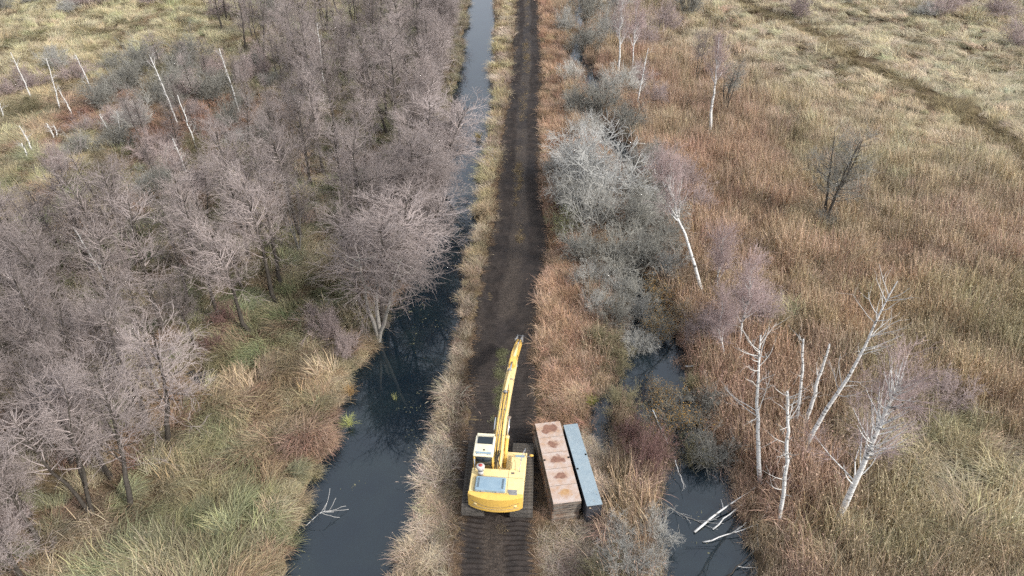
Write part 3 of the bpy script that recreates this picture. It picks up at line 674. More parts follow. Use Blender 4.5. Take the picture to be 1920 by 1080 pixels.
for px_, py_ in pts:
    lab, grp = wood_sector(px_, py_); lab = RANK.get((px_, py_), lab); k = int(rng.integers(len(AL))); hsc = rng.uniform(.55, 1.08)
    if py_ < 30: hsc = rng.uniform(.58, .9)
    ws = hsc * rng.uniform(.85, 1.1)
    plant('alder_tree', AL[k], (px_, py_, float(height(px_, py_))), rng.uniform(0, 6.28), (ws, ws, hsc), lab, 'tree', grp, tilt=(rng.normal(0, .05), rng.normal(0, .05)))
rs_ = np.random.default_rng(123); sp_ = []
while len(sp_) < 20:
    q_ = (rs_.uniform(-46, -24), rs_.uniform(50, 84))
    if q_[0] < -34 - (q_[1] - 50) * .3 or ((q_[0] + 34) / 3.5) ** 2 + ((q_[1] - 63) / 2.5) ** 2 < 1: continue
    if all((q_[0] - a) ** 2 + (q_[1] - b) ** 2 > 5 for a, b in sp_): sp_.append(q_)
for q_i, (px_, py_) in enumerate(sorted(sp_, key=lambda q: q[1])):
    hsc = rs_.uniform(.38, .6)
    plant('young_alder', AL[[1, 4, 6][q_i % 3]], (px_, py_, 0), rs_.uniform(0, 6.28), (hsc * .9, hsc * .9, hsc), '%s thin young bare tree of the upper left scrub, counted from the front' % ORD[q_i], 'tree', 'thin young trees of the scrub', tilt=(rs_.normal(0, .06), rs_.normal(0, .06)))
# --- the row on the canal bank
ALP = [(AL[3][0].copy(), AL[3][1], None), AL[2], AL[0], AL[5], AL[7]]
ALP[0][0].materials.clear(); ALP[0][0].materials.append(M['bark_pale'])
yb = 32.4; kb = 0
while yb < 104:
    xb = float(np.interp(yb, CL_Y, CL_X)) + .25 - abs(rng.normal(0, .35)) - (1.9 if yb > 56 else 0); hsc = .78 if kb == 0 else rng.uniform(.70, .95) * (1 if yb < 56 else .85); bw_ = 1.6 if yb < 56 else 1.0
    plant('alder_tree', ALP[0 if kb == 0 else int(rng.integers(1, 5))], (xb, yb, -.1), rng.uniform(-.4, .4), (hsc * bw_, hsc * bw_, hsc),
          'bare pale-stemmed alder clump at the near end of the canal-bank row' if kb == 0 else '%s bare alder of the row along the canal\'s left bank, counting away' % ORD[kb], 'tree', 'row of alders on the canal bank', tilt=(rng.normal(0, .03), rng.normal(.15 if yb < 56 else .0, .05)))
    yb += rng.uniform(1.5, 2.2) * (1 + max(yb - 60, 0) * .008); kb += 1
# a pale old trunk in the grassy gap
plant('alder_tree', (ALP[0][0], AL[2][1], None), (-15.54, 41.46, 0), .7, (.62, .62, .70), 'pale-trunked bare tree standing alone in the green gap of the wood', 'tree')

# --- birches
BI = [proto(birch_mesh(31 + k, 8.0, 4200), M['bark_birch'], M['twig_birch']) for k in range(3)]
BIRCH_LIST = [
 (201, [(18.99, 65.0, 0), (18.74, 65.0, 3.3), (18.68, 65.0, 5.4), (18.27, 65.0, 9.4)], 'upright white birch trunk standing in the far reed bed', .16, dict(tw=1500, nb=14, tlow=.55)),
 (202, [(12.25, 70.6, 0), (12.5, 70.6, 3.4), (12.8, 70.6, 6.6)], 'slender bleached birch leaning right beside the upper stream', .08, dict(twigs=False, nb=14, tlow=.25, lmax=.22)),
 (203, [(11.4, 82, 0), (11.1, 82, 5), (11.0, 82, 8.5)], 'white birch with spreading crown near the top of the stream', .13, dict(tw=1600, nb=34)),
 (204, [(13.2, 84, 0), (13.1, 84, 3.8), (13.0, 84, 7.5)], 'thinner white birch right of the spreading one', .09, dict(tw=1400, nb=30)),
 (205, [(13.37, 37.56, 0), (12.2, 37.56, 2.9), (11.05, 37.56, 5.5), (9.85, 37.56, 8.3), (9.5, 37.56, 9.2)], 'tall white birch leaning left over the grey stream thicket', .13, dict(tw=2200, nb=34, tlow=.52, ang=(.25, .6), lb=(.22, .34))),
 (206, [(14.54, 32.4, 0), (14.34, 32.4, 2.2), (14.33, 32.4, 3.8), (14.1, 32.4, 6.0)], 'young white birch with pinkish twigs right of the stream', .075, dict(tw=2200, nb=34, tlow=.3)),
 (207, [(14.39, 38.15, 0), (14.1, 38.15, 2.1), (14.0, 38.15, 4.4)], 'small thin birch behind the young pinkish birch', .05, dict(tw=1800, nb=26, tlow=.2)),
 (208, [(13.54, 31.2, 0), (12.96, 31.2, 1.5), (12.6, 31.2, 2.7), (12.5, 31.2, 4.4)], 'crooked thin birch with a pale bent stem by the stream', .05, dict(tw=1900, nb=26, tlow=.3)),
 (209, [(13.32, 22.08, 0), (12.44, 22.08, 3.4), (11.69, 22.08, 6.85), (11.25, 22.08, 9.6)], 'tall dead white birch snag forked at the top, left of the group', .12, dict(twigs=False, nb=20, tlow=.42, r1=.03, lmax=.2)),
 (210, [(13.6, 19.75, 0), (12.88, 19.75, 4.4), (12.41, 19.75, 6.7), (11.9, 19.75, 8.7)], 'thick-topped dead birch snag nearest the pool', .10, dict(twigs=False, nb=22, tlow=.15, r1=.05, lmax=.14)),
 (211, [(16.31, 26.2, 0), (15.77, 26.2, 3.0), (15.14, 26.2, 6.0)], 'short straight dead birch snag behind the thick-topped one', .10, dict(twigs=False, nb=5, tlow=.3, r1=.045, lmax=.12)),
 (212, [(16.63, 26.0, 0), (16.47, 26.0, 2.8), (16.37, 26.0, 5.9)], 'dead birch snag broken at the top, between two other snags', .125, dict(twigs=False, nb=6, tlow=.4, r1=.045, lmax=.12)),
 (213, [(15.84, 24.1, 0), (16.2, 24.1, 2.8), (16.81, 24.1, 6.1), (16.99, 24.1, 8.7), (17.16, 24.1, 11.1)], 'longest dead white birch reaching up and right across the reeds', .125, dict(twigs=False, nb=24, tlow=.35, r1=.02, lmax=.17)),
 (214, [(16.23, 20.0, 0), (16.3, 20.0, 3.1), (16.25, 20.0, 5.9), (16.19, 20.0, 7.8), (16.24, 20.0, 9.6)], 'white birch with a fan of pale branches at the lower right', .16, dict(tw=2600, nb=60, tlow=.22, ang=(.45, .95), lb=(.22, .36), up=.16)),
]
LEFT_BIRCH = [
 (-49.57, 68.5, -48.8, 5.5, 'pale birch trunk leaning left over the red bracken at the upper left'),
 (-47.45, 67.2, -47.85, 2.6, 'short slanting birch stub right of the pale trunk over the bracken'),
 (-47.9, 72.3, -48.2, 4.6, 'bright white birch pole above the bracken at the upper left'),
 (-35.46, 65.6, -36.2, 6.9, 'tall thin white birch rising from the grey scrub'),
 (-29.57, 57.0, -29.8, 6.2, 'white dead birch pole in front of the reddish clearing'),
 (-29.73, 67.9, -30.2, 6.9, 'long white birch trunk at the dark edge of the far wood'),
 (-45.99, 57.9, -46.1, 2.7, 'broken white pole standing in the yellow meadow on the left'),
 (-45.79, 56.7, -45.67, 1.5, 'small white stub at the foot of the broken pole'),
 (-45.88, 61.2, -46.0, 1.6, 'left one of a pair of little white stubs in the meadow'),
 (-45.65, 61.4, -45.55, 1.25, 'right one of a pair of little white stubs in the meadow'),
 (-53.8, 65.5, -53.4, 1.9, 'white stub at the very left edge of the meadow'),
 (-29.39, 53.8, -29.6, 3.5, 'white dead pole just above the alders of the wood'),
 (-38.32, 59.6, -37.5, 3.3, 'upright white stem in the grey willow scrub'),
 (-39.72, 60.8, -40.1, 2.7, 'slanting white stem left of the upright one in the scrub'),
 (-54.04, 70.8, -54.1, 5.3, 'thin bare tree at the left edge of the yellow meadow'),
 (-22.95, 76.1, -22.5, 7.2, 'dead white forked treetop standing above the far wood'),
 (-26.6, 35.8, -27.3, 5.6, 'whitened dead tree top amid the alders on the left'),
 (-76.0, 113.0, -76.3, 5.0, 'white birch pole at the top left of the meadow'),
 (-66.0, 113.5, -66.0, 5.0, 'white birch pole above the wood at the top of the photo'),
]
def path_birch(seed, path, label, r0=.10, twigs=True, kw2='twig_birch', **kw):
    b = Vector(path[0]); rel = [tuple(Vector(p) - b) for p in path]; rel[0] = (rel[0][0], rel[0][1], -.2)
    H_ = (Vector(path[-1]) - b).length
    if twigs: return plant('birch_tree', proto(birch_mesh(seed, H_, path=rel, r0=r0, **kw), M['bark_birch'], M[kw2]), b, 0, 1, label, 'tree')
    rg_ = np.random.default_rng(seed); tr = MB(); br = MB()
    pa = np.array(rel); tt = np.linspace(0, len(pa) - 1, 12); P0 = np.stack([np.interp(tt, np.arange(len(pa)), pa[:, k]) for k in range(3)], 1)[None]; P0[0, 1:-1] += rg_.normal(0, .025, (10, 3))
    r1 = kw.get('r1', .03); R0 = (r0 + (r1 - r0) * np.linspace(0, 1, 12))[None]; tr.tubes(P0, R0, 8)
    tr.tubes(np.stack([P0[0, -1], P0[0, -1] + np.array([.02, 0, .06])])[None], np.array([[r1, .004]]), 8)
    P1, R1 = grow(rg_, P0, R0, kw.get('nb', 9), kw.get('tlow', .3), .98, .5, 1.1, .06 * H_, kw.get('lmax', .2) * H_, .12, 5, .022, .006, None, .12); br.tubes(P1, R1, 5)
    P2, R2 = grow(rg_, P1, R1, kw.get('nb', 9) * 3, .3, 1, .4, .9, .25, .9, .05, 4, .010, .003, None, .15); br.tubes(P2, R2, 3)
    mt = mk_mesh('trunk', np.concatenate(tr.V), np.concatenate(tr.Q), smooth=True); mt.materials.append(M['bark_birch'])
    mb_ = mk_mesh('branches', np.concatenate(br.V), np.concatenate(br.Q)); mb_.materials.append(M['dead_branch'])
    return plant('dead_birch', (mt, mb_), b, 0, 1, label, 'tree', parts=('trunk', 'branches'))
for sd_, pa_, lb_, r_, kw_ in BIRCH_LIST: path_birch(sd_, pa_, lb_, r_, **kw_)
for q_, (bx_, by_, tx_, tz_, lb_) in enumerate(LEFT_BIRCH):
    path_birch(300 + q_, [(bx_, by_, 0), ((bx_ * .6 + tx_ * .4) + .1, by_, tz_ * .4), (tx_, by_, tz_)], lb_, .085, twigs=False, nb=7, r1=.03, lmax=.16, tlow=.45)

# --- the dark lone trees in the reed bed
plant('dark_tree', proto(alder_mesh(61, 10.0, .8, 4, 3000, 1.1, 40), M['bark_alder'], M['sh_dark']), (24.69, 47.65, 0), .4, (.9, .9, .84), 'dark many-stemmed bare tree standing alone in the reed bed', 'tree')
plant('dark_tree', proto(alder_mesh(62, 10.0, .7, 4, 2000, 1.1, 40), M['bark_alder'], M['sh_dark']), (21.6, 70.4, 0), 1.4, (.62, .62, .55), 'dark bushy bare tree right behind the upright white birch', 'tree')
plant('dark_tree', AL[5], (20.4, 80.5, 0), 1.0, (.5, .5, .6), 'dark bare tree up the reed bed behind the bushy one', 'tree')
plant('dark_tree', AL[3], (24.5, 108, 0), 2.0, (.6, .6, .7), 'dark bare tree at the far edge of the reed bed', 'tree')

# --- shrubs
SHRUBS=[(6.18,17.02,1.5,1.9,'grey'),
(7.57,18.8,1.3,1.7,'grey'),
(5.97,18.74,1.0,1.3,'grey'),
(5.1,16.73,1.2,1.4,'olive'),
(7.72,22.79,1.4,2.6,'red'),
(7.03,24.51,1.0,1.6,'red'),
(9.6,25.73,1.7,2.0,'leafy'),
(11.19,23.61,1.4,1.7,'dark'),
(11.41,26.99,1.3,1.6,'dark'),
(9.21,28.14,1.1,1.3,'leafy'),
(6.85,27.21,1.1,1.3,'olive'),
(6.61,29.8,1.0,1.2,'olive'),
(6.14,32.17,1.2,1.5,'olive'),
(8.28,32.25,1.3,1.8,'grey'),
(6.96,34.28,1.5,2.0,'dark'),
(9.81,33.86,1.3,2.0,'leafy'),
(6.0,35.35,1.3,1.8,'grey'),
(8.28,37.18,1.6,2.2,'dark'),
(10.08,37.25,1.3,1.9,'leafy'),
(5.81,38.31,1.5,2.2,'grey'),
(7.44,40.31,1.9,2.8,'dark'),
(10.0,41.08,1.9,2.8,'dark'),
(5.21,41.58,1.5,2.4,'dark'),
(11.46,43.25,1.5,2.4,'dark'),
(4.13,45.23,1.5,2.0,'green'),
(6.24,46.11,2.4,3.6,'grey'),
(9.09,45.43,2.3,3.4,'dark'),
(7.36,50.41,3.4,4.6,'willow'),
(5.47,53.17,2.8,4.0,'willow'),
(4.23,49.39,2.0,3.0,'grey'),
(3.65,55.11,1.5,2.2,'grey'),
(11.03,49.66,2.0,3.0,'dark'),
(14.26,52.07,1.9,3.2,'purple'),
(15.05,48.95,1.5,2.4,'purple'),
(12.44,55.46,1.6,2.6,'dark'),
(6.64,62.99,1.6,2.4,'grey'),
(6.1,69.34,2.0,2.8,'dark'),
(8.64,69.44,2.6,3.2,'dark'),
(10.98,64.71,2.0,2.6,'dark'),
(10.8,74.94,2.6,3.4,'grey'),
(13.38,76.71,2.2,2.8,'purple'),
(5.51,78.13,1.8,2.6,'grey'),
(14.57,71.92,2.0,2.4,'purple'),
(8.0,91.17,2.4,3.2,'dark'),
(11.06,94.77,2.8,4.5,'grey'),
(15.13,92.59,2.6,4.0,'purple'),
(5.39,99.54,2.0,3.0,'grey'),
(8.67,105.12,3.0,5.0,'dark'),
(13.92,111.3,3.0,5.0,'grey'),
(19.72,100.11,2.4,4.2,'purple'),
(11.26,28.65,0.9,1.1,'olive'),
(7.06,31.46,1.0,1.2,'olive'),
(11.52,35.01,1.0,1.4,'leafy'),
(11.16,39.8,1.4,2.0,'grey'),
(8.8,35.46,1.2,1.7,'grey'),
(7.19,37.14,1.4,1.9,'grey'),
(10.29,23.92,1.0,1.2,'olive'),
(4.83,47.69,1.6,2.4,'dark'),
(11.57,47.13,1.8,2.6,'grey'),
(11.13,56.46,1.6,2.4,'grey'),
(40.51,108.71,2.6,3.2,'purple'),
(63.16,110.8,3.6,3.6,'purple'),
(71.26,111.12,3.8,2.6,'purple'),
(68.67,117.33,2.4,2.0,'purple'),
(65.41,94.58,3.2,3.0,'purple'),
(60.05,110.07,2.2,1.8,'grey'),
(24.14,108.65,2.6,5.5,'dark'),
(51.53,118.67,2.0,1.6,'dark'),
(24.65,27.92,1.5,2.2,'purple'),
(13.51,32.97,1.2,2.4,'purple'),
(16.24,34.65,1.4,2.6,'purple'),
(15.6,36.3,1.1,2.0,'purple'),
(14.48,21.28,1.0,1.2,'red'),
(11.84,32.9,1.2,2.2,'purple'),
(24.85,47.25,1.3,1.4,'dark'),
(-56.54,74.8,2.4,2.4,'purple'),
(-57.17,81.22,2.2,2.6,'grey'),
(-45.0,69.56,2.4,2.8,'grey'),
(-45.07,74.4,2.6,3.2,'grey'),
(-39.21,69.79,2.6,3.4,'grey'),
(-38.77,64.06,2.2,2.6,'grey'),
(-38.17,59.61,2.0,2.4,'willow'),
(-38.98,74.64,2.6,3.4,'dark'),
(-34.04,71.55,2.4,3.2,'grey'),
(-42.94,62.57,1.6,1.8,'purple'),
(-51.74,67.05,2.0,1.8,'olive'),
(-40.8,57.73,1.8,2.2,'grey'),
(-41.41,54.37,1.5,2.2,'purple'),
(-57.41,72.24,1.6,2.0,'purple'),
(-46.04,81.66,3.0,3.4,'grey'),
(-40.81,81.87,3.0,3.8,'dark'),
(-52.48,77.62,2.2,2.4,'purple'),
(-29.55,64.42,2.0,2.6,'dark'),
(-33.74,56.87,2.0,2.8,'purple'),
(-30.34,53.76,2.0,3.0,'purple'),
(-70.38,109.54,2.8,2.4,'purple'),
(-70.82,107.32,2.2,1.8,'grey'),
(-68.23,111.91,3.2,2.4,'purple'),
(-81.89,108.13,2.4,2.4,'dark'),
(-60.58,112.21,2.4,1.6,'purple'),
(-80.1,112.77,2.2,1.5,'dark'),
(-36.62,101.92,2.8,4.0,'dark'),
(-46.05,105.87,2.4,2.6,'purple'),
(-21.9,17.91,1.3,2.0,'purple'),
(-10.85,32.0,1.4,2.3,'purple'),
(-9.34,30.57,1.2,1.9,'purple'),
(-12.28,33.52,1.2,1.6,'purple'),
(-17.78,33.3,1.2,1.5,'red'),
(-17.96,30.72,1.1,1.2,'red'),
(-25.59,65.43,1.17,2.27,'olive'),
(-41.46,76.47,1.26,2.69,'olive'),
(-36.77,80.28,1.49,2.56,'purple'),
(-24.44,60.05,1.97,2.79,'dark'),
(-32.26,81.83,1.22,2.1,'grey'),
(-34.05,81.69,1.62,1.73,'purple'),
(-45.92,72.32,1.27,2.04,'grey'),
(-27.24,60.53,1.77,1.37,'grey'),
(-29.03,56.49,1.41,2.86,'olive'),
(-25.23,80.32,1.46,1.79,'dark'),
(-29.4,50.08,1.89,2.77,'grey'),
(-29.94,69.63,1.31,2.11,'dark'),
(-37.25,72.78,1.68,1.89,'purple'),
(-34.25,67.59,1.66,1.4,'purple'),
(-41.27,64.28,1.7,2.08,'purple'),
(-25.82,68.38,1.18,1.53,'purple'),
(-32.57,58.26,1.56,1.91,'purple'),
(-29.25,77.22,1.67,1.31,'grey'),
(-36.58,78.24,1.77,2.25,'purple'),
(-37.29,69.93,1.54,1.48,'dark'),
(-26.89,82.85,1.42,2.31,'purple'),
(-30.42,48.37,1.81,1.44,'grey'),
(-25.68,55.18,1.31,2.16,'olive'),
(-28.72,83.53,1.74,2.64,'olive'),
(-41.03,74.53,1.94,2.54,'olive'),
(-50.14,81.15,1.72,1.82,'dark'),
(-33.89,75.8,1.9,1.96,'grey'),
(-30.79,79.23,1.67,2.56,'purple'),
(-24.84,71.07,1.66,1.33,'grey'),
(-33.03,83.94,1.54,2.79,'purple'),
(-47.29,77.9,1.45,1.51,'dark'),
(-31.11,50.69,1.66,1.71,'grey'),
(-26.89,51.1,1.9,2.16,'purple'),
(-32.21,77.35,1.3,2.76,'purple')]
SH = {}
for k, args in (('willow', dict(tw=9000, stemn=30)), ('grey', dict(tw=5500, stemn=28)), ('dark', dict(tw=5500, stemn=30)), ('red', dict(tw=3500, stemn=34)), ('purple', dict(tw=4600)), ('olive', dict(tw=6000, droop=.06)), ('leafy', dict(tw=4500, leaves=2200)), ('green', dict(tw=5500, leaves=2600))):
    SH[k] = []
    for v_ in range(2 if k in ('grey', 'dark', 'purple') else 1):
        b_ = shrub_mesh(400 + len(SH) * 10 + v_, **args); ms3 = proto(b_, M['sh_' + k], M['sh_' + k])
        if ms3[2]: ms3[2].materials.append(M['leaf_green' if k == 'green' else 'leaf_yellow'])
        SH[k].append(ms3)
DESC = dict(willow='silvery grey bare willow', grey='grey bare shrub', dark='dark tangled bare shrub', red='reddish-stemmed bare shrub', purple='purplish bare shrub', olive='olive-brown low shrub', leafy='bare shrub with a few yellow leaves', green='green leafy shrub')
def region(x, y):
    if x > 28: return 'in the far right meadow'
    if x > 11.4 and y < 60: return 'in the reeds right of the stream'
    if x > 0: return 'along the right-hand stream'
    if y > 80: return 'in the meadow at the top left'
    if x < -24: return 'in the scrub at the upper left'
    return 'on the marsh left of the canal'
cnt = {}
rng = np.random.default_rng(9)
tot = {}
SHRUBS = [(a, b, c, d, 'dark' if (a < -24 and k in ('grey', 'willow') and i % 4) else k) for i, (a, b, c, d, k) in enumerate(SHRUBS)]
for s_ in SHRUBS: tot[(s_[4], region(s_[0], s_[1]))] = tot.get((s_[4], region(s_[0], s_[1])), 0) + 1
for x_, y_, r_, h_, k_ in sorted(SHRUBS, key=lambda q: q[1]):
    if 5 < x_ < 12.5 and 40 < y_ < 70 and k_ in ('grey', 'dark', 'willow', 'leafy'): r_ *= 1.22; h_ *= 1.1
    rg_ = region(x_, y_); key = (k_, rg_); cnt[key] = cnt.get(key, 0) + 1
    lab = ('%s %s' % (DESC[k_], rg_)) if tot[key] == 1 else '%s %s %s, counted from the front' % (ORD[cnt[key] - 1], DESC[k_], rg_)
    plant(k_ + '_shrub' if k_ not in ('dark', 'leafy', 'willow') else {'dark': 'tangled_shrub', 'leafy': 'leafy_shrub', 'willow': 'willow_shrub'}[k_], SH[k_][int(rng.integers(len(SH[k_])))], (x_, y_, float(min(0, height(x_, y_))) * .5), rng.uniform(0, 6.28),
          (r_, r_, h_ / 1.2), lab, 'shrub', 'shrubs ' + rg_, parts=('stems', 'crown', 'leaves'))

# --- standing tussocks
def tussock(loc, s_, c, label, n=110, arch=1.3):
    V, Q_, T_, C = blades(np.random.default_rng(int(abs(loc[0] * 100))), n=n, L=.9, lean=.35, spread=3, arch=arch, width=.02, base_r=.22, seg=4, dirang=3.14)
    m = mat('tussock_leaf', tuple(lin(c)), .75, .25, var=(tuple(lin(c) * .55), 6, .25))
    o = link('grass_tussock', mk_mesh('grass_tussock', V, Q_, T_), m); o.location = loc; o.scale = (s_,) * 3; tag(o, label, 'tussock', 'standing tussocks')
tussock((-4.07, 63.3, -.25), 1.15, (150, 130, 72), 'round yellowish tussock standing in the far canal', 160)
tussock((5.2, 27.3, 0), .75, (156, 156, 72), 'bright yellow-green tussock beside the right-hand reed strip')
tussock((5.85, 30.2, 0), 1.0, (158, 104, 66), 'rust-orange drooping tussock at the stream edge')
tussock((7.0, 33.0, -.05), .8, (170, 148, 90), 'straw-yellow tussock among the grey stream shrubs')
tussock((-6.0, 27.5, -.32), .55, (170, 170, 110), 'small pale green tuft standing alone in the near canal', 30, .7)
tussock((-8.15, 25.3, -.1), .95, (176, 178, 110), 'pale yellow-green tuft hanging over the canal\'s left edge', 90, 1.6)
tussock((-8.6, 27.6, -.05), .95, (168, 136, 92), 'tan tussock at the canal\'s left edge', 120, 1.5)

# --- leaves and scum afloat
rg = np.random.default_rng(41); fx = np.concatenate([rg.uniform(-9, -3.6, 2600), rg.uniform(6.5, 12.5, 900)]); fy = np.concatenate([rg.uniform(14, 60, 2600), rg.uniform(14, 34, 900)])
inw = ((canal_d(fx, fy) > .05) | (ru_d(fx, fy) > .05)) & (fbm(fx * .7, fy * .7, 410) > .6); fx, fy = fx[inw], fy[inw]; nf = len(fx); fa = rg.uniform(0, 6.28, nf); fs = rg.uniform(.015, .05, nf) * np.where(rg.random(nf) < .06, 2.2, 1)
ca_, sa_ = np.cos(fa) * fs, np.sin(fa) * fs; zz = np.full(nf, WATER_Z + .004)
V = np.stack([np.c_[fx + ca_, fy + sa_, zz], np.c_[fx - sa_ * .5, fy + ca_ * .5, zz], np.c_[fx - ca_, fy - sa_, zz], np.c_[fx + sa_ * .5, fy - ca_ * .5, zz]], 1)
tag(link('floating_leaves', mk_mesh('floating_leaves', V, np.arange(nf * 4).reshape(-1, 4)), mat('floating_leaf', (.22, .19, .12), .7, .3, var=((.10, .12, .06), 3, .2))), 'small dead leaves and scum floating on the canal and pool', 'leaves', kind='stuff')

# --- fallen wood
def log(pts, r, label, nb=3, seed=1, bark='bark_birch'):
    rg_ = np.random.default_rng(seed); b = Vector(pts[0]); e = empty('fallen_branch', b); tag(e, label, 'branch', 'fallen white branches')
    pa = np.array([tuple(Vector(p) - b) for p in pts]); tt = np.linspace(0, len(pa) - 1, 8); P0 = np.stack([np.interp(tt, np.arange(len(pa)), pa[:, k]) for k in range(3)], 1)[None]; P0[0, 1:-1] += rg_.normal(0, .02, (6, 3))
    R0 = np.linspace(r, r * .4, 8)[None]; tr = MB(); tr.tube(P0[0], R0[0], 7); o = tr.build('stem', M[bark], e, True)
    if nb:
        tw_ = MB(); P1, R1 = grow(rg_, P0, R0, nb, .3, .95, .4, 1.0, .5, 1.3, .05, 5, r * .5, .008, None, .12); tw_.tubes(P1, R1, 5); tw_.build('side_branch', M['dead_branch'], e)
log([(9.6, 19.4, -.25), (11.2, 20.6, .0), (12.9, 21.7, .25)], .058, 'long white fallen birch trunk slanting into the near pool', 2, 1)
log([(10.5, 19.6, -.28), (12.7, 21.3, .15)], .038, 'thinner fallen branch lying beside the long trunk in the pool', 2, 2)
log([(9.9, 18.9, -.28), (12.6, 19.7, .1)], .034, 'thin pale branch lying level across the near pool', 3, 3)
log([(10.6, 17.2, -.28), (12.4, 18.6, .1)], .035, 'dark-looking thin branch in the pool nearest the camera', 4, 13, 'bark_alder')
log([(8.3, 21.0, -.2), (9.3, 20.2, -.25), (10.2, 19.9, -.3)], .02, 'twiggy dead branch sinking into the left side of the near pool', 9, 14, 'bark_pale')
log([(9.2, 23.2, .3), (9.5, 21.8, -.2)], .022, 'short pale stick dipping into the top of the near pool', 2, 15)
log([(5.72, 69.8, .5), (8.0, 68.0, .1)], .07, 'white fallen branch with an upright shoot over the upper stream', 3, 4)
log([(8.05, 66.3, .4), (9.4, 64.6, .0)], .06, 'forked white branch over the dark upper stream', 3, 5)
log([(7.8, 64.6, .2), (9.0, 63.6, .0)], .04, 'short white branch below the forked one on the stream', 0, 6)
log([(12.0, 27.0, .9), (13.6, 26.4, .7)], .045, 'bare white branch jutting toward the stream near the tall snag', 1, 7)
log([(12.4, 24.6, .6), (13.0, 23.7, .15)], .06, 'short broken white stub leaning beside the tall snag', 0, 8)
log([(-8.7, 18.9, -.1), (-8.1, 19.3, .35), (-7.6, 19.6, .15)], .014, 'thin bleached branch bending over the near canal from its left edge', 8, 9)
log([(11.0, 30.7, -.1), (12.6, 30.6, .15)], .04, 'thin white branch lying across the dark stream water', 0, 10)
log([(-19.3, 27.0, -.1), (-19.45, 27.0, 2.1), (-19.55, 27.0, 4.3)], .11, 'broken grey pole trunk leaning at the edge of the lower left thicket', 0, 11, 'bark_pale')
log([(8.4, 26.4, .6), (9.0, 24.3, .2)], .035, 'thin pale pole lying against the yellow-leaved shrub', 0, 12)

# ------------------------------------------------------------------ steel mats beside the track
def _rust_hook(m, n, l, b):
    tc = n.new('ShaderNodeTexCoord'); oi = n.new('ShaderNodeObjectInfo')
    off = n.new('ShaderNodeVectorMath'); off.operation = 'MULTIPLY_ADD'; off.inputs[1].default_value = (1, 1, 1)
    sc_ = n.new('ShaderNodeVectorMath'); sc_.operation = 'SCALE'; sc_.inputs[0].default_value = (13, 7, 5); l.new(oi.outputs['Random'], sc_.inputs['Scale'])
    l.new(tc.outputs['Object'], off.inputs[0]); l.new(sc_.outputs[0], off.inputs[2])
    n1 = n.new('ShaderNodeTexNoise'); n1.inputs['Scale'].default_value = 3.2; n1.inputs['Detail'].default_value = 6; l.new(off.outputs[0], n1.inputs['Vector'])
    n2 = n.new('ShaderNodeTexNoise'); n2.inputs['Scale'].default_value = 9; n2.inputs['Detail'].default_value = 7; n2.inputs['Roughness'].default_value = .7; l.new(off.outputs[0], n2.inputs['Vector'])
    base = n.new('ShaderNodeValToRGB'); e = base.color_ramp.elements
    e[0].position = .36; e[0].color = (.47, .39, .345, 1); e[1].position = .72; e[1].color = (.40, .26, .175, 1); l.new(n1.outputs['Fac'], base.inputs[0])
    ln = n.new('ShaderNodeVectorMath'); ln.operation = 'LENGTH'; mp = n.new('ShaderNodeMapping'); mp.inputs['Scale'].default_value = (1.75, 2.7, 0); mp.inputs['Location'].default_value = (-.05, -.1, 0)
    l.new(tc.outputs['Object'], mp.inputs['Vector']); l.new(mp.outputs[0], ln.inputs[0])
    rnd_ = n.new('ShaderNodeMath'); rnd_.operation = 'MULTIPLY_ADD'; rnd_.inputs[1].default_value = .3; l.new(oi.outputs['Random'], rnd_.inputs[0]); l.new(ln.outputs['Value'], rnd_.inputs[2])
    ad = n.new('ShaderNodeMath'); ad.operation = 'MULTIPLY_ADD'; l.new(n1.outputs['Fac'], ad.inputs[0]); ad.inputs[1].default_value = 1.5; l.new(rnd_.outputs[0], ad.inputs[2])
    st = n.new('ShaderNodeMapRange'); st.inputs['From Min'].default_value = 1.46; st.inputs['From Max'].default_value = 1.66; st.inputs['To Min'].default_value = 1; st.inputs['To Max'].default_value = 0; l.new(ad.outputs[0], st.inputs['Value'])
    sc2 = n.new('ShaderNodeValToRGB'); e = sc2.color_ramp.elements; e[0].color = (.17, .085, .06, 1); e[1].color = (.30, .17, .12, 1); e[0].position = .35; e[1].position = .7; l.new(n2.outputs['Fac'], sc2.inputs[0])
    mx = n.new('ShaderNodeMix'); mx.data_type = 'RGBA'; l.new(st.outputs[0], mx.inputs['Factor']); l.new(base.outputs[0], mx.inputs['A']); l.new(sc2.outputs[0], mx.inputs['B']); l.new(mx.outputs['Result'], b.inputs['Base Color'])
    bp = n.new('ShaderNodeBump'); bp.inputs['Distance'].default_value = .004; l.new(n2.outputs['Fac'], bp.inputs['Height']); l.new(bp.outputs[0], b.inputs['Normal'])
M['rust_panel'] = mat('rusty_plate', (.45, .35, .28), .7, .3, hook=_rust_hook)
STAIN = ((.36, .20, .09), (.46, .30, .16))
M['rust_panel_orange'] = mat('rusty_plate_orange', (.45, .35, .28), .7, .3, hook=_rust_hook)
for nd_ in M['rust_panel_orange'].node_tree.nodes:
    if nd_.type == 'VALTORGB' and nd_.color_ramp.elements[0].color[0] < .3:
        for e_, c_ in zip(nd_.color_ramp.elements, STAIN): e_.color = (*c_, 1)
M['rust_side'] = mat('rusty_edge', (.085, .07, .06), .8, .3, var=((.19, .165, .14), 2.2, .12), bump=(12, .4, .01))
M['rust_orange'] = mat('rust_edge_orange', (.16, .085, .05), .85, .2, var=((.26, .22, .18), 1.6, .1), bump=(12, .4, .01))
M['slot'] = mat('dark_slot', (.012, .012, .012), .9, .1)
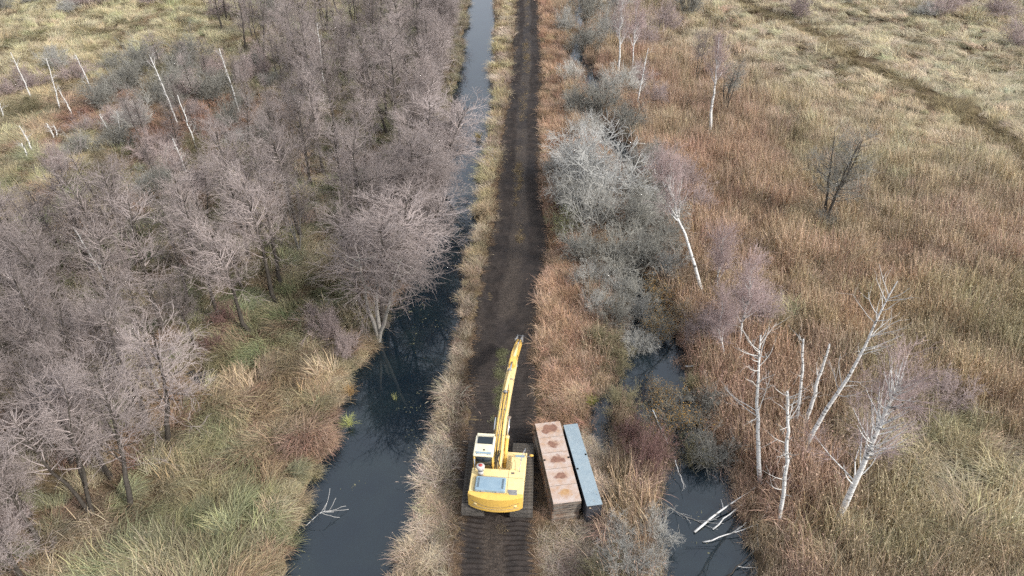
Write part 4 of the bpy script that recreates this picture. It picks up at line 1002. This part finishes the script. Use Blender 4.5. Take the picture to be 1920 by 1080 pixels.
def _blue_hook(m, n, l, b):
    tc = n.new('ShaderNodeTexCoord'); n1 = n.new('ShaderNodeTexNoise'); n1.inputs['Scale'].default_value = 4; n1.inputs['Detail'].default_value = 8; n1.inputs['Roughness'].default_value = .7
    l.new(tc.outputs['Object'], n1.inputs['Vector']); cr = n.new('ShaderNodeValToRGB'); e = cr.color_ramp.elements
    e[0].position = .42; e[0].color = (.24, .30, .335, 1); e[1].position = .70; e[1].color = (.31, .365, .39, 1); x_ = cr.color_ramp.elements.new(.76); x_.color = (.62, .63, .62, 1)
    l.new(n1.outputs['Fac'], cr.inputs[0]); l.new(cr.outputs[0], b.inputs['Base Color'])
M['blue_steel'] = mat('blue_grey_steel', (.3, .36, .4), .55, .4, hook=_blue_hook)
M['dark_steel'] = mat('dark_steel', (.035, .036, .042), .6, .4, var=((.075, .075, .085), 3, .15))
MAT_ROT = rad(10.6); TH = .325
def mat_pos(fx, fy, cx, cy): return (cx + fx * math.cos(MAT_ROT) - fy * math.sin(MAT_ROT), cy + fx * math.sin(MAT_ROT) + fy * math.cos(MAT_ROT))
names = ['lowest of the stacked rusty steel mats beside the excavator', 'second from the ground of the stacked rusty steel mats', 'third from the ground of the stacked rusty steel mats', 'topmost rust-stained tan steel mat of the stack beside the excavator']
for k in range(4):
    ox, oy, rr_ = [(-.09, -.02, .012), (-.07, .03, .008), (.02, .0, -.003), (0, 0, 0)][k]
    px_, py_ = mat_pos(ox, oy, 3.115, 22.12)
    e = empty('steel_mat', (px_, py_, .012 + k * TH), MAT_ROT + rr_); tag(e, names[k], 'steel mat', 'stacked rusty steel mats')
    bm = bmesh.new(); bbox(bm, -.66, .66, -2.49, 2.49, .0, TH - .022 if k == 3 else TH - .012, .01, 1); bm_obj('mat_body', bm, M['rust_side' if k > 1 else 'rust_orange'], e)
    bm = bmesh.new(); bbox(bm, -.663, .663, -2.498, -2.494, TH * .42, TH * .62); bm_obj('edge_rail', bm, M['rust_orange' if k > 1 else 'rust_side'], e)
    if k == 3:
        me = None
        for q in range(5):
            yc = -2.0 + q * .998
            if q < 2:
                bm = bmesh.new(); bbox(bm, -.66, .66, -.4965, .4965, 0, .018, .003, 1); o = bm_obj('top_plate', bm, M['rust_panel'], e); me = o.data
            else: o = link('top_plate', me, None, e)
            o.location = (0, yc, TH - .020)
            if q == 0: o.data = me.copy(); o.data.materials.clear(); o.data.materials.append(M['rust_panel_orange'])
        for q in range(4):
            bm = bmesh.new(); bbox(bm, -.655, .655, -1.511 + q * .998, -1.493 + q * .998, TH - .006, TH + .001); bm_obj('weld_seam', bm, M['rust_side'], e)
        for sx_ in (-1, 1):
            bm = bmesh.new(); bbox(bm, sx_ * .60 - .05, sx_ * .60 + .05, .03, .13, TH - .004, TH + .002); bm_obj('lifting_slot', bm, M['slot'], e)
px_, py_ = mat_pos(0, 0, 4.335, 22.02)
e = empty('steel_beam', (px_, py_, .012), rad(11.2)); tag(e, 'long blue-grey steel box beam lying beside the rusty mats', 'steel beam')
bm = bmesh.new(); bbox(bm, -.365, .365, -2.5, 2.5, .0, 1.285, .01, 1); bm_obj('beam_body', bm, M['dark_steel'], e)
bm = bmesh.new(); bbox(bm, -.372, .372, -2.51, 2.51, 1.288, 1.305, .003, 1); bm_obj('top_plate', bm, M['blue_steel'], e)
for fx_, fy_ in ((-.30, -.35), (.30, .45)):
    bm = bmesh.new(); bbox(bm, fx_ - .05, fx_ + .05, fy_ - .05, fy_ + .05, 1.3, 1.308); bm_obj('lifting_slot', bm, M['slot'], e)
for q in range(3):
    bm = bmesh.new(); bbox(bm, -.33, .33, -2.525, -2.5, .12 + q * .4, .2 + q * .4, .004, 1); bm_obj('end_rib', bm, M['dark_steel'], e)

# ------------------------------------------------------------------ the excavator
def _grime(m, n, l, b):
    tc = n.new('ShaderNodeTexCoord'); nz = n.new('ShaderNodeTexNoise'); nz.inputs['Scale'].default_value = 3.5; nz.inputs['Detail'].default_value = 9; nz.inputs['Roughness'].default_value = .72
    l.new(tc.outputs['Object'], nz.inputs['Vector']); mr = n.new('ShaderNodeMapRange'); mr.inputs['From Min'].default_value = .56; mr.inputs['From Max'].default_value = .72; mr.inputs['To Max'].default_value = .55
    l.new(nz.outputs['Fac'], mr.inputs['Value']); mx = n.new('ShaderNodeMix'); mx.data_type = 'RGBA'; l.new(mr.outputs[0], mx.inputs['Factor'])
    l.new(b.inputs['Base Color'].links[0].from_socket, mx.inputs['A']); mx.inputs['B'].default_value = (.22, .15, .08, 1); l.new(mx.outputs['Result'], b.inputs['Base Color'])
M['yellow'] = mat('yellow_paint', (.80, .50, .10), .42, .5, var=((.74, .46, .12), 2.2, .3), hook=_grime)
M['cream'] = mat('overexposed_yellow_paint', (.84, .66, .33), .5, .45, var=((.78, .58, .26), 2.5, .25), hook=_grime)  # same yellow made paler: overexposed daylight is put into the colour
M['white_roof'] = mat('white_roof_paint', (.80, .74, .58), .5, .4, var=((.76, .66, .42), 2.2, .2), hook=_grime)
M['hood_blue'] = mat('blue_grey_hood', (.20, .29, .36), .5, .4, var=((.26, .35, .41), 3, .2))
M['glass'] = mat('cab_glass', (.015, .022, .028), .06, .6)
M['shoe'] = mat('muddy_track_shoe', (.035, .032, .029), .75, .4, var=((.12, .105, .09), 4, .2), bump=(20, .5, .02))
M['black'] = mat('black_rubber', (.02, .02, .02), .6, .4)
M['chrome'] = mat('chrome_rod', (.75, .76, .78), .22, .5, metal=1.0)
M['grey_metal'] = mat('worn_grey_metal', (.16, .16, .16), .5, .5, var=((.28, .27, .26), 6, .2))
M['white_metal'] = mat('pale_cleaner_housing', (.58, .56, .53), .5, .4, var=((.42, .38, .34), 5, .2))
M['red'] = mat('red_cap', (.42, .06, .05), .5, .4)
M['rail'] = mat('grey_rail', (.32, .34, .37), .45, .5)
EX = empty('excavator', (.30, 21.62, .03), 0)
tag(EX, 'yellow crawler excavator with white cab roof parked on the muddy track, boom stretched forward', 'excavator')
# --- crawler tracks with wide shoes
TL, TR_, SHW = 3.40, .39, 1.08          # straight run, end radius, shoe width
per = 2 * TL + 2 * math.pi * TR_; NS = 50
def on_track(s):
    if s < TL: return (-TL / 2 + s, 2 * TR_, 0.0)
    s -= TL
    if s < math.pi * TR_: a = s / TR_; return (TL / 2 + TR_ * math.sin(a), TR_ + TR_ * math.cos(a), -a)
    s -= math.pi * TR_
    if s < TL: return (TL / 2 - s, 0, -math.pi)
    s -= TL; a = s / TR_; return (-TL / 2 - TR_ * math.sin(a), TR_ - TR_ * math.cos(a), -math.pi - a)
shoe_me = None
for sx_ in (-1, 1):
    xc = sx_ * 1.14
    bm = bmesh.new(); bbox(bm, xc - .2, xc + .2, -TL / 2, TL / 2, .14, .64, .06); 
    tf = bm_obj('crawler_track', bm, M['dark_steel'], EX)
    for k in range(NS):
        yy_, zz_, an = on_track(k * per / NS)
        if shoe_me is None:
            bm = bmesh.new(); bbox(bm, -SHW / 2, SHW / 2, -per / NS / 2 + .008, per / NS / 2 - .008, -.035, .0, .004, 1)
            for q in (-.06, .05): bbox(bm, -SHW / 2 + .01, SHW / 2 - .01, q - .012, q + .012, -.002, .032)
            o = bm_obj('track_shoe', bm, M['shoe'], tf); shoe_me = o.data
        else: o = link('track_shoe', shoe_me, None, tf)
        o.location = (xc, yy_, zz_); o.rotation_euler = (an, 0, 0)
    for q in (-1, 1):
        mb = MB(); mb.tube([(xc - .16, q * TL / 2, TR_), (xc + .16, q * TL / 2, TR_)], .33, 20); mb.build('sprocket' if q < 0 else 'idler_wheel', M['dark_steel'], tf)
bm = bmesh.new(); bbox(bm, -.95, .95, -.9, .9, .34, .72, .06); bm_obj('chassis', bm, M['dark_steel'], EX)
mb = MB(); mb.tube([(0.02, -.1, .72), (.02, -.1, .92)], .68, 32); mb.build('slew_ring', M['dark_steel'], EX)
# --- upper works, all turned a few degrees to the right about the slew ring
UP_YAW = rad(-2.6); UP_LOC = (.02, -.15, 0)
def up(o): o.location = UP_LOC; o.rotation_euler = (0, 0, UP_YAW); o.scale = (1, .85, .85); return o
def upb(o): o.location = (-.27, .03, 0); o.rotation_euler = (0, 0, rad(-5.2)); o.scale = (1, 1.05, .80); return o
bm = bmesh.new(); bbox(bm, -1.27, 1.27, -2.0, 1.5, 1.06, 1.24, .02); up(bm_obj('platform', bm, M['cream'], EX))
# engine house, sides and deck
bm = bmesh.new(); bbox(bm, -1.26, 1.27, -2.1, -.42, 1.24, 2.02, .05, 3); eh = up(bm_obj('engine_house', bm, M['cream'], EX))
bm = bmesh.new()
prof = [(-1.27, -2.02)] + [(-1.27 + .0, -2.1)] + [(1.29 * math.sin(a) / math.sin(.78) * .985, -2.22 - .34 * (math.cos(a) - math.cos(.78)) / (1 - math.cos(.78)) * 1.0) for a in np.linspace(-.78, .78, 17)] + [(1.27, -2.1), (1.27, -2.02)]
prism(bm, prof, 1.02, 2.06, 'z', .07)
cw = up(bm_obj('counterweight', bm, M['yellow'], EX))
for p_ in cw.data.polygons: p_.use_smooth = False
# pressed lines and sockets on the counterweight
def cw_y(x_): a = math.asin(max(-1, min(1, x_ / 1.29 / .985 * math.sin(.78)))); return -2.22 - .34 * (math.cos(a) - math.cos(.78)) / (1 - math.cos(.78))
for q, zf in enumerate((lambda x_: 1.62 - .20 * math.exp(-(x_ / .75) ** 4), lambda x_: 1.24 + .0 * x_)):
    mb = MB(); xs_ = np.linspace(-1.1, 1.1, 41); mb.tube([(x_, cw_y(x_) - .002, zf(x_)) for x_ in xs_], .012, 6); o = mb.build('pressed_line', M['grey_metal'] if q else M['rust_side'], cw)
for x_ in (-.92, .92):
    mb = MB(); y_ = cw_y(x_); mb.tube([(x_, y_ + .02, 1.42), (x_ * 1.01, y_ - .012, 1.42)], [.10, .085], 20); mb.build('lifting_socket', M['cream'], cw)
bm = bmesh.new(); bbox(bm, .62, 1.0, -2.14, -2.0, 2.055, 2.075, .004, 1); o = bm_obj('grille', bm, M['grey_metal'], cw)
# blue-grey hood
bm = bmesh.new(); bbox(bm, -.98, .44, -2.08, -1.16, 2.02, 2.27, .07, 3); hd = up(bm_obj('engine_hood', bm, M['hood_blue'], EX))
for x_ in (-.84, .30):
    for q in range(9):
        bm = bmesh.new(); bbox(bm, x_ - .05, x_ + .05, -1.92 + q * .072, -1.885 + q * .072, 2.268, 2.276); bm_obj('vent_slot', bm, M['black'], hd)
for x_ in (-.6, .1):
    bm = bmesh.new(); bbox(bm, x_ - .08, x_ + .08, -2.11, -2.05, 2.09, 2.19, .01, 1); bm_obj('hood_latch', bm, M['rail'], hd)
# air cleaner with red cap
mb = MB(); mb.tube([(-.80, -.92, 2.0), (-.80, -.92, 2.5)], .13, 20); mb.tube([(-.80, -.92, 2.5), (-.80, -.92, 2.62), (-.80, -.92, 2.80), (-.80, -.92, 2.84)], [.14, .20, .20, .16], 22); ac_ = up(mb.build('air_cleaner', M['white_metal'], EX, True))
mb = MB(); mb.tube([(-.80, -.92, 2.835), (-.80, -.92, 2.875)], .095, 18); mb.build('cap', M['red'], ac_)
mb = MB(); mb.tube([(-.80, -.92, 2.44), (-.80, -.92, 2.48)], .145, 20); mb.build('clamp_band', M['dark_steel'], ac_)
mb = MB(); mb.tube([(-1.12, -.60, 2.0), (-1.12, -.60, 2.95)], .028, 10); up(mb.build('exhaust_pipe', M['rail'], EX, True))
# cab
bm = bmesh.new(); bbox(bm, -1.25, -.22, -.42, 1.42, 1.24, 1.9, .04); cb = up(bm_obj('cab', bm, M['yellow'], EX))
for x_, y_, x2, y2 in ((-1.19, -.36, -1.16, -.24), (-.29, -.36, -.30, -.24), (-1.19, 1.36, -1.14, 1.02), (-.29, 1.36, -.33, 1.02), (-1.22, .45, -1.19, .45)):
    mb = MB(); mb.tube([(x_, y_, 1.86), (x2, y2, 2.86)], .05, 4); mb.build('cab_pillar', M['yellow'], cb)
def pane(pts):
    V = np.array(pts, float); nrm = norm(np.cross(V[1] - V[0], V[2] - V[0])) * .006; me = mk_mesh('window_pane', np.vstack([V, V + nrm]), [(0, 1, 2, 3), (7, 6, 5, 4), (0, 4, 5, 1), (1, 5, 6, 2), (2, 6, 7, 3), (3, 7, 4, 0)]); link('window_pane', me, M['glass'], cb)
pane([(-1.16, -.36, 1.9), (-.32, -.36, 1.9), (-.33, -.25, 2.84), (-1.15, -.25, 2.84)])
pane([(-.29, -.33, 1.9), (-.29, 1.33, 1.9), (-.33, 1.02, 2.84), (-.31, -.24, 2.84)])
pane([(-1.21, 1.33, 1.9), (-1.21, -.33, 1.9), (-1.18, -.24, 2.84), (-1.16, 1.02, 2.84)])
pane([(-.32, 1.38, 1.9), (-1.16, 1.38, 1.9), (-1.13, 1.05, 2.84), (-.35, 1.05, 2.84)])
bm = bmesh.new(); bbox(bm, -1.22, -.25, -.36, 1.12, 2.84, 2.98, .06, 3); rf = bm_obj('cab_roof', bm, M['white_roof'], cb)
bm = bmesh.new(); bbox(bm, -1.10, -.37, .48, 1.02, 2.975, 2.995, .008, 1); bm_obj('roof_hatch', bm, M['glass'], rf)
mb = MB(); mb.tube([(-1.12, .44, 2.99), (-1.12, 1.06, 3.0), (-.35, 1.06, 3.0), (-.35, .44, 2.99)], .014, 6); mb.build('hatch_frame', M['rail'], rf)
bm = bmesh.new(); bbox(bm, -1.10, -.37, -.22, -.10, 2.975, 3.02, .01, 1); bm_obj('roof_bar', bm, M['hood_blue'], rf)
bm = bmesh.new(); bbox(bm, -.76, -.68, .0, .08, 2.975, 3.03, .01, 1); bm_obj('roof_lamp', bm, M['black'], rf)
for x_ in (-1.05, -.55):
    mb = MB(); mb.tube([(x_, -.3, 2.97), (x_ + .05, -.28, 3.06), (x_ + .15, -.28, 3.06), (x_ + .2, -.3, 2.97)], .012, 6); mb.build('roof_handle', M['rail'], rf)
bm = bmesh.new(); prism(bm, [(1.12, 2.92), (1.30, 2.90), (1.30, 2.93), (1.12, 2.96)], -1.16, -.31, 'x'); bm_obj('sun_visor', bm, M['white_roof'], cb)
# right-hand tool box, step and rail
bm = bmesh.new(); bbox(bm, .55, 1.26, -.42, .55, 1.24, 1.98, .04); tb = up(bm_obj('tool_box', bm, M['cream'], EX))
bm = bmesh.new(); bbox(bm, .62, .98, -.36, .14, 1.978, 2.03, .015, 1); bm_obj('box_lid', bm, M['cream'], tb)
bm = bmesh.new(); bbox(bm, .68, 1.22, .55, 1.02, 1.24, 1.62, .03); bm_obj('front_step', bm, M['cream'], tb)
bm = bmesh.new(); bbox(bm, .72, 1.18, .58, .99, 1.618, 1.63, .004, 1); bm_obj('step_plate', bm, M['hood_blue'], tb)
mb = MB(); mb.tube([(1.02, -.55, 2.0), (1.02, -.5, 2.25), (1.06, .3, 2.35), (1.14, .62, 2.35), (1.20, .95, 2.25), (1.20, .98, 1.62)], .018, 8); mb.tube([(1.06, .3, 1.98), (1.06, .3, 2.35)], .018, 8); mb.build('handrail', M['rail'], tb)
mb = MB(); mb.tube([(1.24, 1.0, 1.5), (1.50, 1.05, 1.55)], .014, 6); mb.build('mirror_arm', M['rail'], tb)
mb = MB(); mb.tube([(1.50, 1.02, 1.56), (1.50, 1.06, 1.56), (1.50, 1.10, 1.56)], [.06, .11, .07], 12); mb.build('side_mirror', M['yellow'], tb)
for x0_, x1_, y0_, y1_ in ((.50, .515, -2.05, -.46), (-1.2, 1.2, -.98, -.965), (-1.04, -1.025, -2.05, -1.0)):
    bm = bmesh.new(); bbox(bm, x0_, x1_, y0_, y1_, 2.018, 2.0235); bm_obj('panel_gap', bm, M['black'], eh)
for z_ in (1.45, 1.75):
    for sx_ in (-1, 1):
        bm = bmesh.new(); bbox(bm, sx_ * 1.272 - .004, sx_ * 1.272 + .004, -1.9, -.6, z_, z_ + .012); bm_obj('panel_gap', bm, M['black'], eh)
bm = bmesh.new(); bbox(bm, .62, .78, -.72, -.60, 2.02, 2.03); bm_obj('filler_cap', bm, M['rust_side'], eh)
bm = bmesh.new(); bbox(bm, .55, .98, -1.98, -1.78, 2.02, 2.05, .01, 1); bm_obj('exhaust_grille', bm, M['grey_metal'], eh)
# --- boom, arm and rams (in the upper works' own frame: x0 = centre line of the boom)
BX = .16
def boom_mesh(prof, x0, x1, name, mt, parent, bev=.03):
    bm = bmesh.new(); prism(bm, prof, x0, x1, 'x', bev); return bm_obj(name, bm, mt, parent)
top = [(-.35, 1.75), (.6, 2.62), (1.6, 3.28), (2.4, 3.56), (3.4, 3.62), (4.6, 3.46), (5.7, 3.20)]
bot = [(5.62, 2.92), (4.5, 3.02), (3.4, 3.02), (2.5, 2.88), (1.7, 2.55), (.8, 1.95), (-.12, 1.5)]
bo = upb(boom_mesh(top + bot, BX - .23, BX + .23, 'boom', M['cream'], EX, .02))
for q, dx in enumerate((-.15, -.09, .0, .06, .14)):
    mb = MB(); pts_ = [(BX + dx + .02 * math.sin(3 * yy_ + q * 1.7), yy_, zz_ + .05 + (.02 if q % 2 else 0)) for yy_, zz_ in zip(np.linspace(-.3, 5.0 - .4 * q, 22), np.interp(np.linspace(-.3, 5.0 - .4 * q, 22), [p[0] for p in top], [p[1] for p in top]))]
    mb.tube(pts_, .015 if q % 2 else .028, 7); mb.build('hydraulic_pipe' if q % 2 == 0 else 'hydraulic_hose', M['yellow' if q % 2 == 0 else 'black'], bo, True)
for q in range(4):
    mb = MB(); r_ = np.random.default_rng(q); xs_ = BX - .16 + .1 * q
    mb.tube([(xs_, -.55, 1.7), (xs_ + r_.normal(0, .04), -.35, 2.05), (xs_ + r_.normal(0, .04), -.05, 2.3), (xs_, .35, 2.5)], .022, 7); mb.build('hydraulic_hose', M['black'], bo, True)
for yy_ in (1.0, 2.2, 3.3, 4.3):
    zt = float(np.interp(yy_, [p[0] for p in top], [p[1] for p in top])); bm = bmesh.new(); bbox(bm, BX - .2, BX + .2, yy_ - .03, yy_ + .03, zt + .005, zt + .045, .005, 1); bm_obj('pipe_clamp', bm, M['grey_metal'], bo)
mb = MB(); mb.tube([(BX - .42, 2.0, 3.12), (BX + .42, 2.0, 3.12)], .07, 12); mb.build('cross_pin', M['rust_orange'], bo)
for sx_ in (-1, 1):
    x_ = BX + sx_ * .345
    mb = MB(); mb.tube([(x_, .15, 1.32), (x_, 1.25, 2.50)], .085, 14); c_ = upb(mb.build('boom_ram', M['yellow'], EX, True))
    mb = MB(); mb.tube([(x_, 1.2, 2.45), (x_, 1.95, 3.11)], .045, 12); mb.build('ram_rod', M['chrome'], c_, True)
    mb = MB(); mb.tube([(x_, 1.17, 2.41), (x_, 1.27, 2.52)], .10, 14); mb.build('ram_collar', M['cream'], c_)
mb = MB(); mb.tube([(BX - .05, 3.2, 3.78), (BX - .02, 4.75, 3.72)], .085, 14); ar = upb(mb.build('arm_ram', M['cream'], EX, True))
mb = MB(); mb.tube([(BX - .02, 4.7, 3.72), (BX, 5.45, 3.66)], .045, 12); mb.build('ram_rod', M['chrome'], ar, True)
for yy_ in (3.18, 4.72): mb = MB(); mb.tube([(BX - .05, yy_ - .04, 3.775 - .0 * yy_), (BX - .04, yy_ + .05, 3.77)], .11, 14); mb.build('ram_collar', M['grey_metal'], ar)
aprof = [(5.30, 3.62), (5.75, 3.62), (6.5, 3.34), (7.6, 2.72), (8.75, 1.98), (8.72, 1.74), (8.5, 1.74), (7.2, 2.36), (6.1, 2.78), (5.60, 2.82), (5.28, 3.2)]
am = upb(boom_mesh(aprof, BX - .17, BX + .17, 'arm', M['yellow'], EX, .05))
for sx_ in (-1, 1):
    bm = bmesh.new(); prism(bm, [(5.35, 2.9), (5.9, 2.95), (5.95, 3.3), (5.5, 3.4)], BX + sx_ * .20 - .02, BX + sx_ * .20 + .02, 'x'); bm_obj('boom_fork', bm, M['cream'], bo)
mb = MB(); mb.tube([(BX - .27, 5.66, 3.08), (BX + .27, 5.66, 3.08)], .075, 14); mb.build('arm_pin', M['grey_metal'], am)
mb = MB(); mb.tube([(BX + .03, 6.0, 3.52), (BX + .05, 7.4, 2.98)], .075, 14); br_ = mb.build('bucket_ram', M['cream'], am, True)
mb = MB(); mb.tube([(BX + .05, 7.35, 3.0), (BX + .06, 8.2, 2.62)], .04, 12); mb.build('ram_rod', M['chrome'], br_, True)
for sx_ in (-1, 1):
    mb = MB(); mb.tube([(BX + sx_ * .19, 8.2, 2.62), (BX + sx_ * .19, 8.35, 2.05)], .045, 8); mb.build('link_bar', M['grey_metal'], am)
    mb = MB(); mb.tube([(BX + sx_ * .14, 8.2, 2.62), (BX + sx_ * .14, 8.95, 2.10)], .045, 8); mb.build('link_bar', M['grey_metal'], am)
bm = bmesh.new()
for sx_ in (-1, 1): prism(bm, [(8.6, 1.78), (8.98, 2.16), (9.06, 2.0), (9.0, 1.55), (8.75, 1.42)], BX + sx_ * .15 - .025, BX + sx_ * .15 + .025, 'x')
bbox(bm, BX - .16, BX + .16, 8.72, 9.0, 1.46, 1.62, .02, 1); cp = upb(bm_obj('quick_coupler', bm, M['grey_metal'], EX))
for yy_, zz_ in ((8.68, 1.85), (8.96, 2.08)):
    mb = MB(); mb.tube([(BX - .24, yy_, zz_), (BX + .24, yy_, zz_)], .055, 12); mb.build('coupler_pin', M['dark_steel'], cp)
mb = MB(); mb.tube([(BX + .23, 4.2, 3.5), (BX + .34, 4.6, 3.3), (BX + .36, 5.2, 3.2), (BX + .30, 5.9, 3.35), (BX + .18, 6.3, 3.3)], .014, 7); mb.build('slack_hose', M['black'], bo, True)
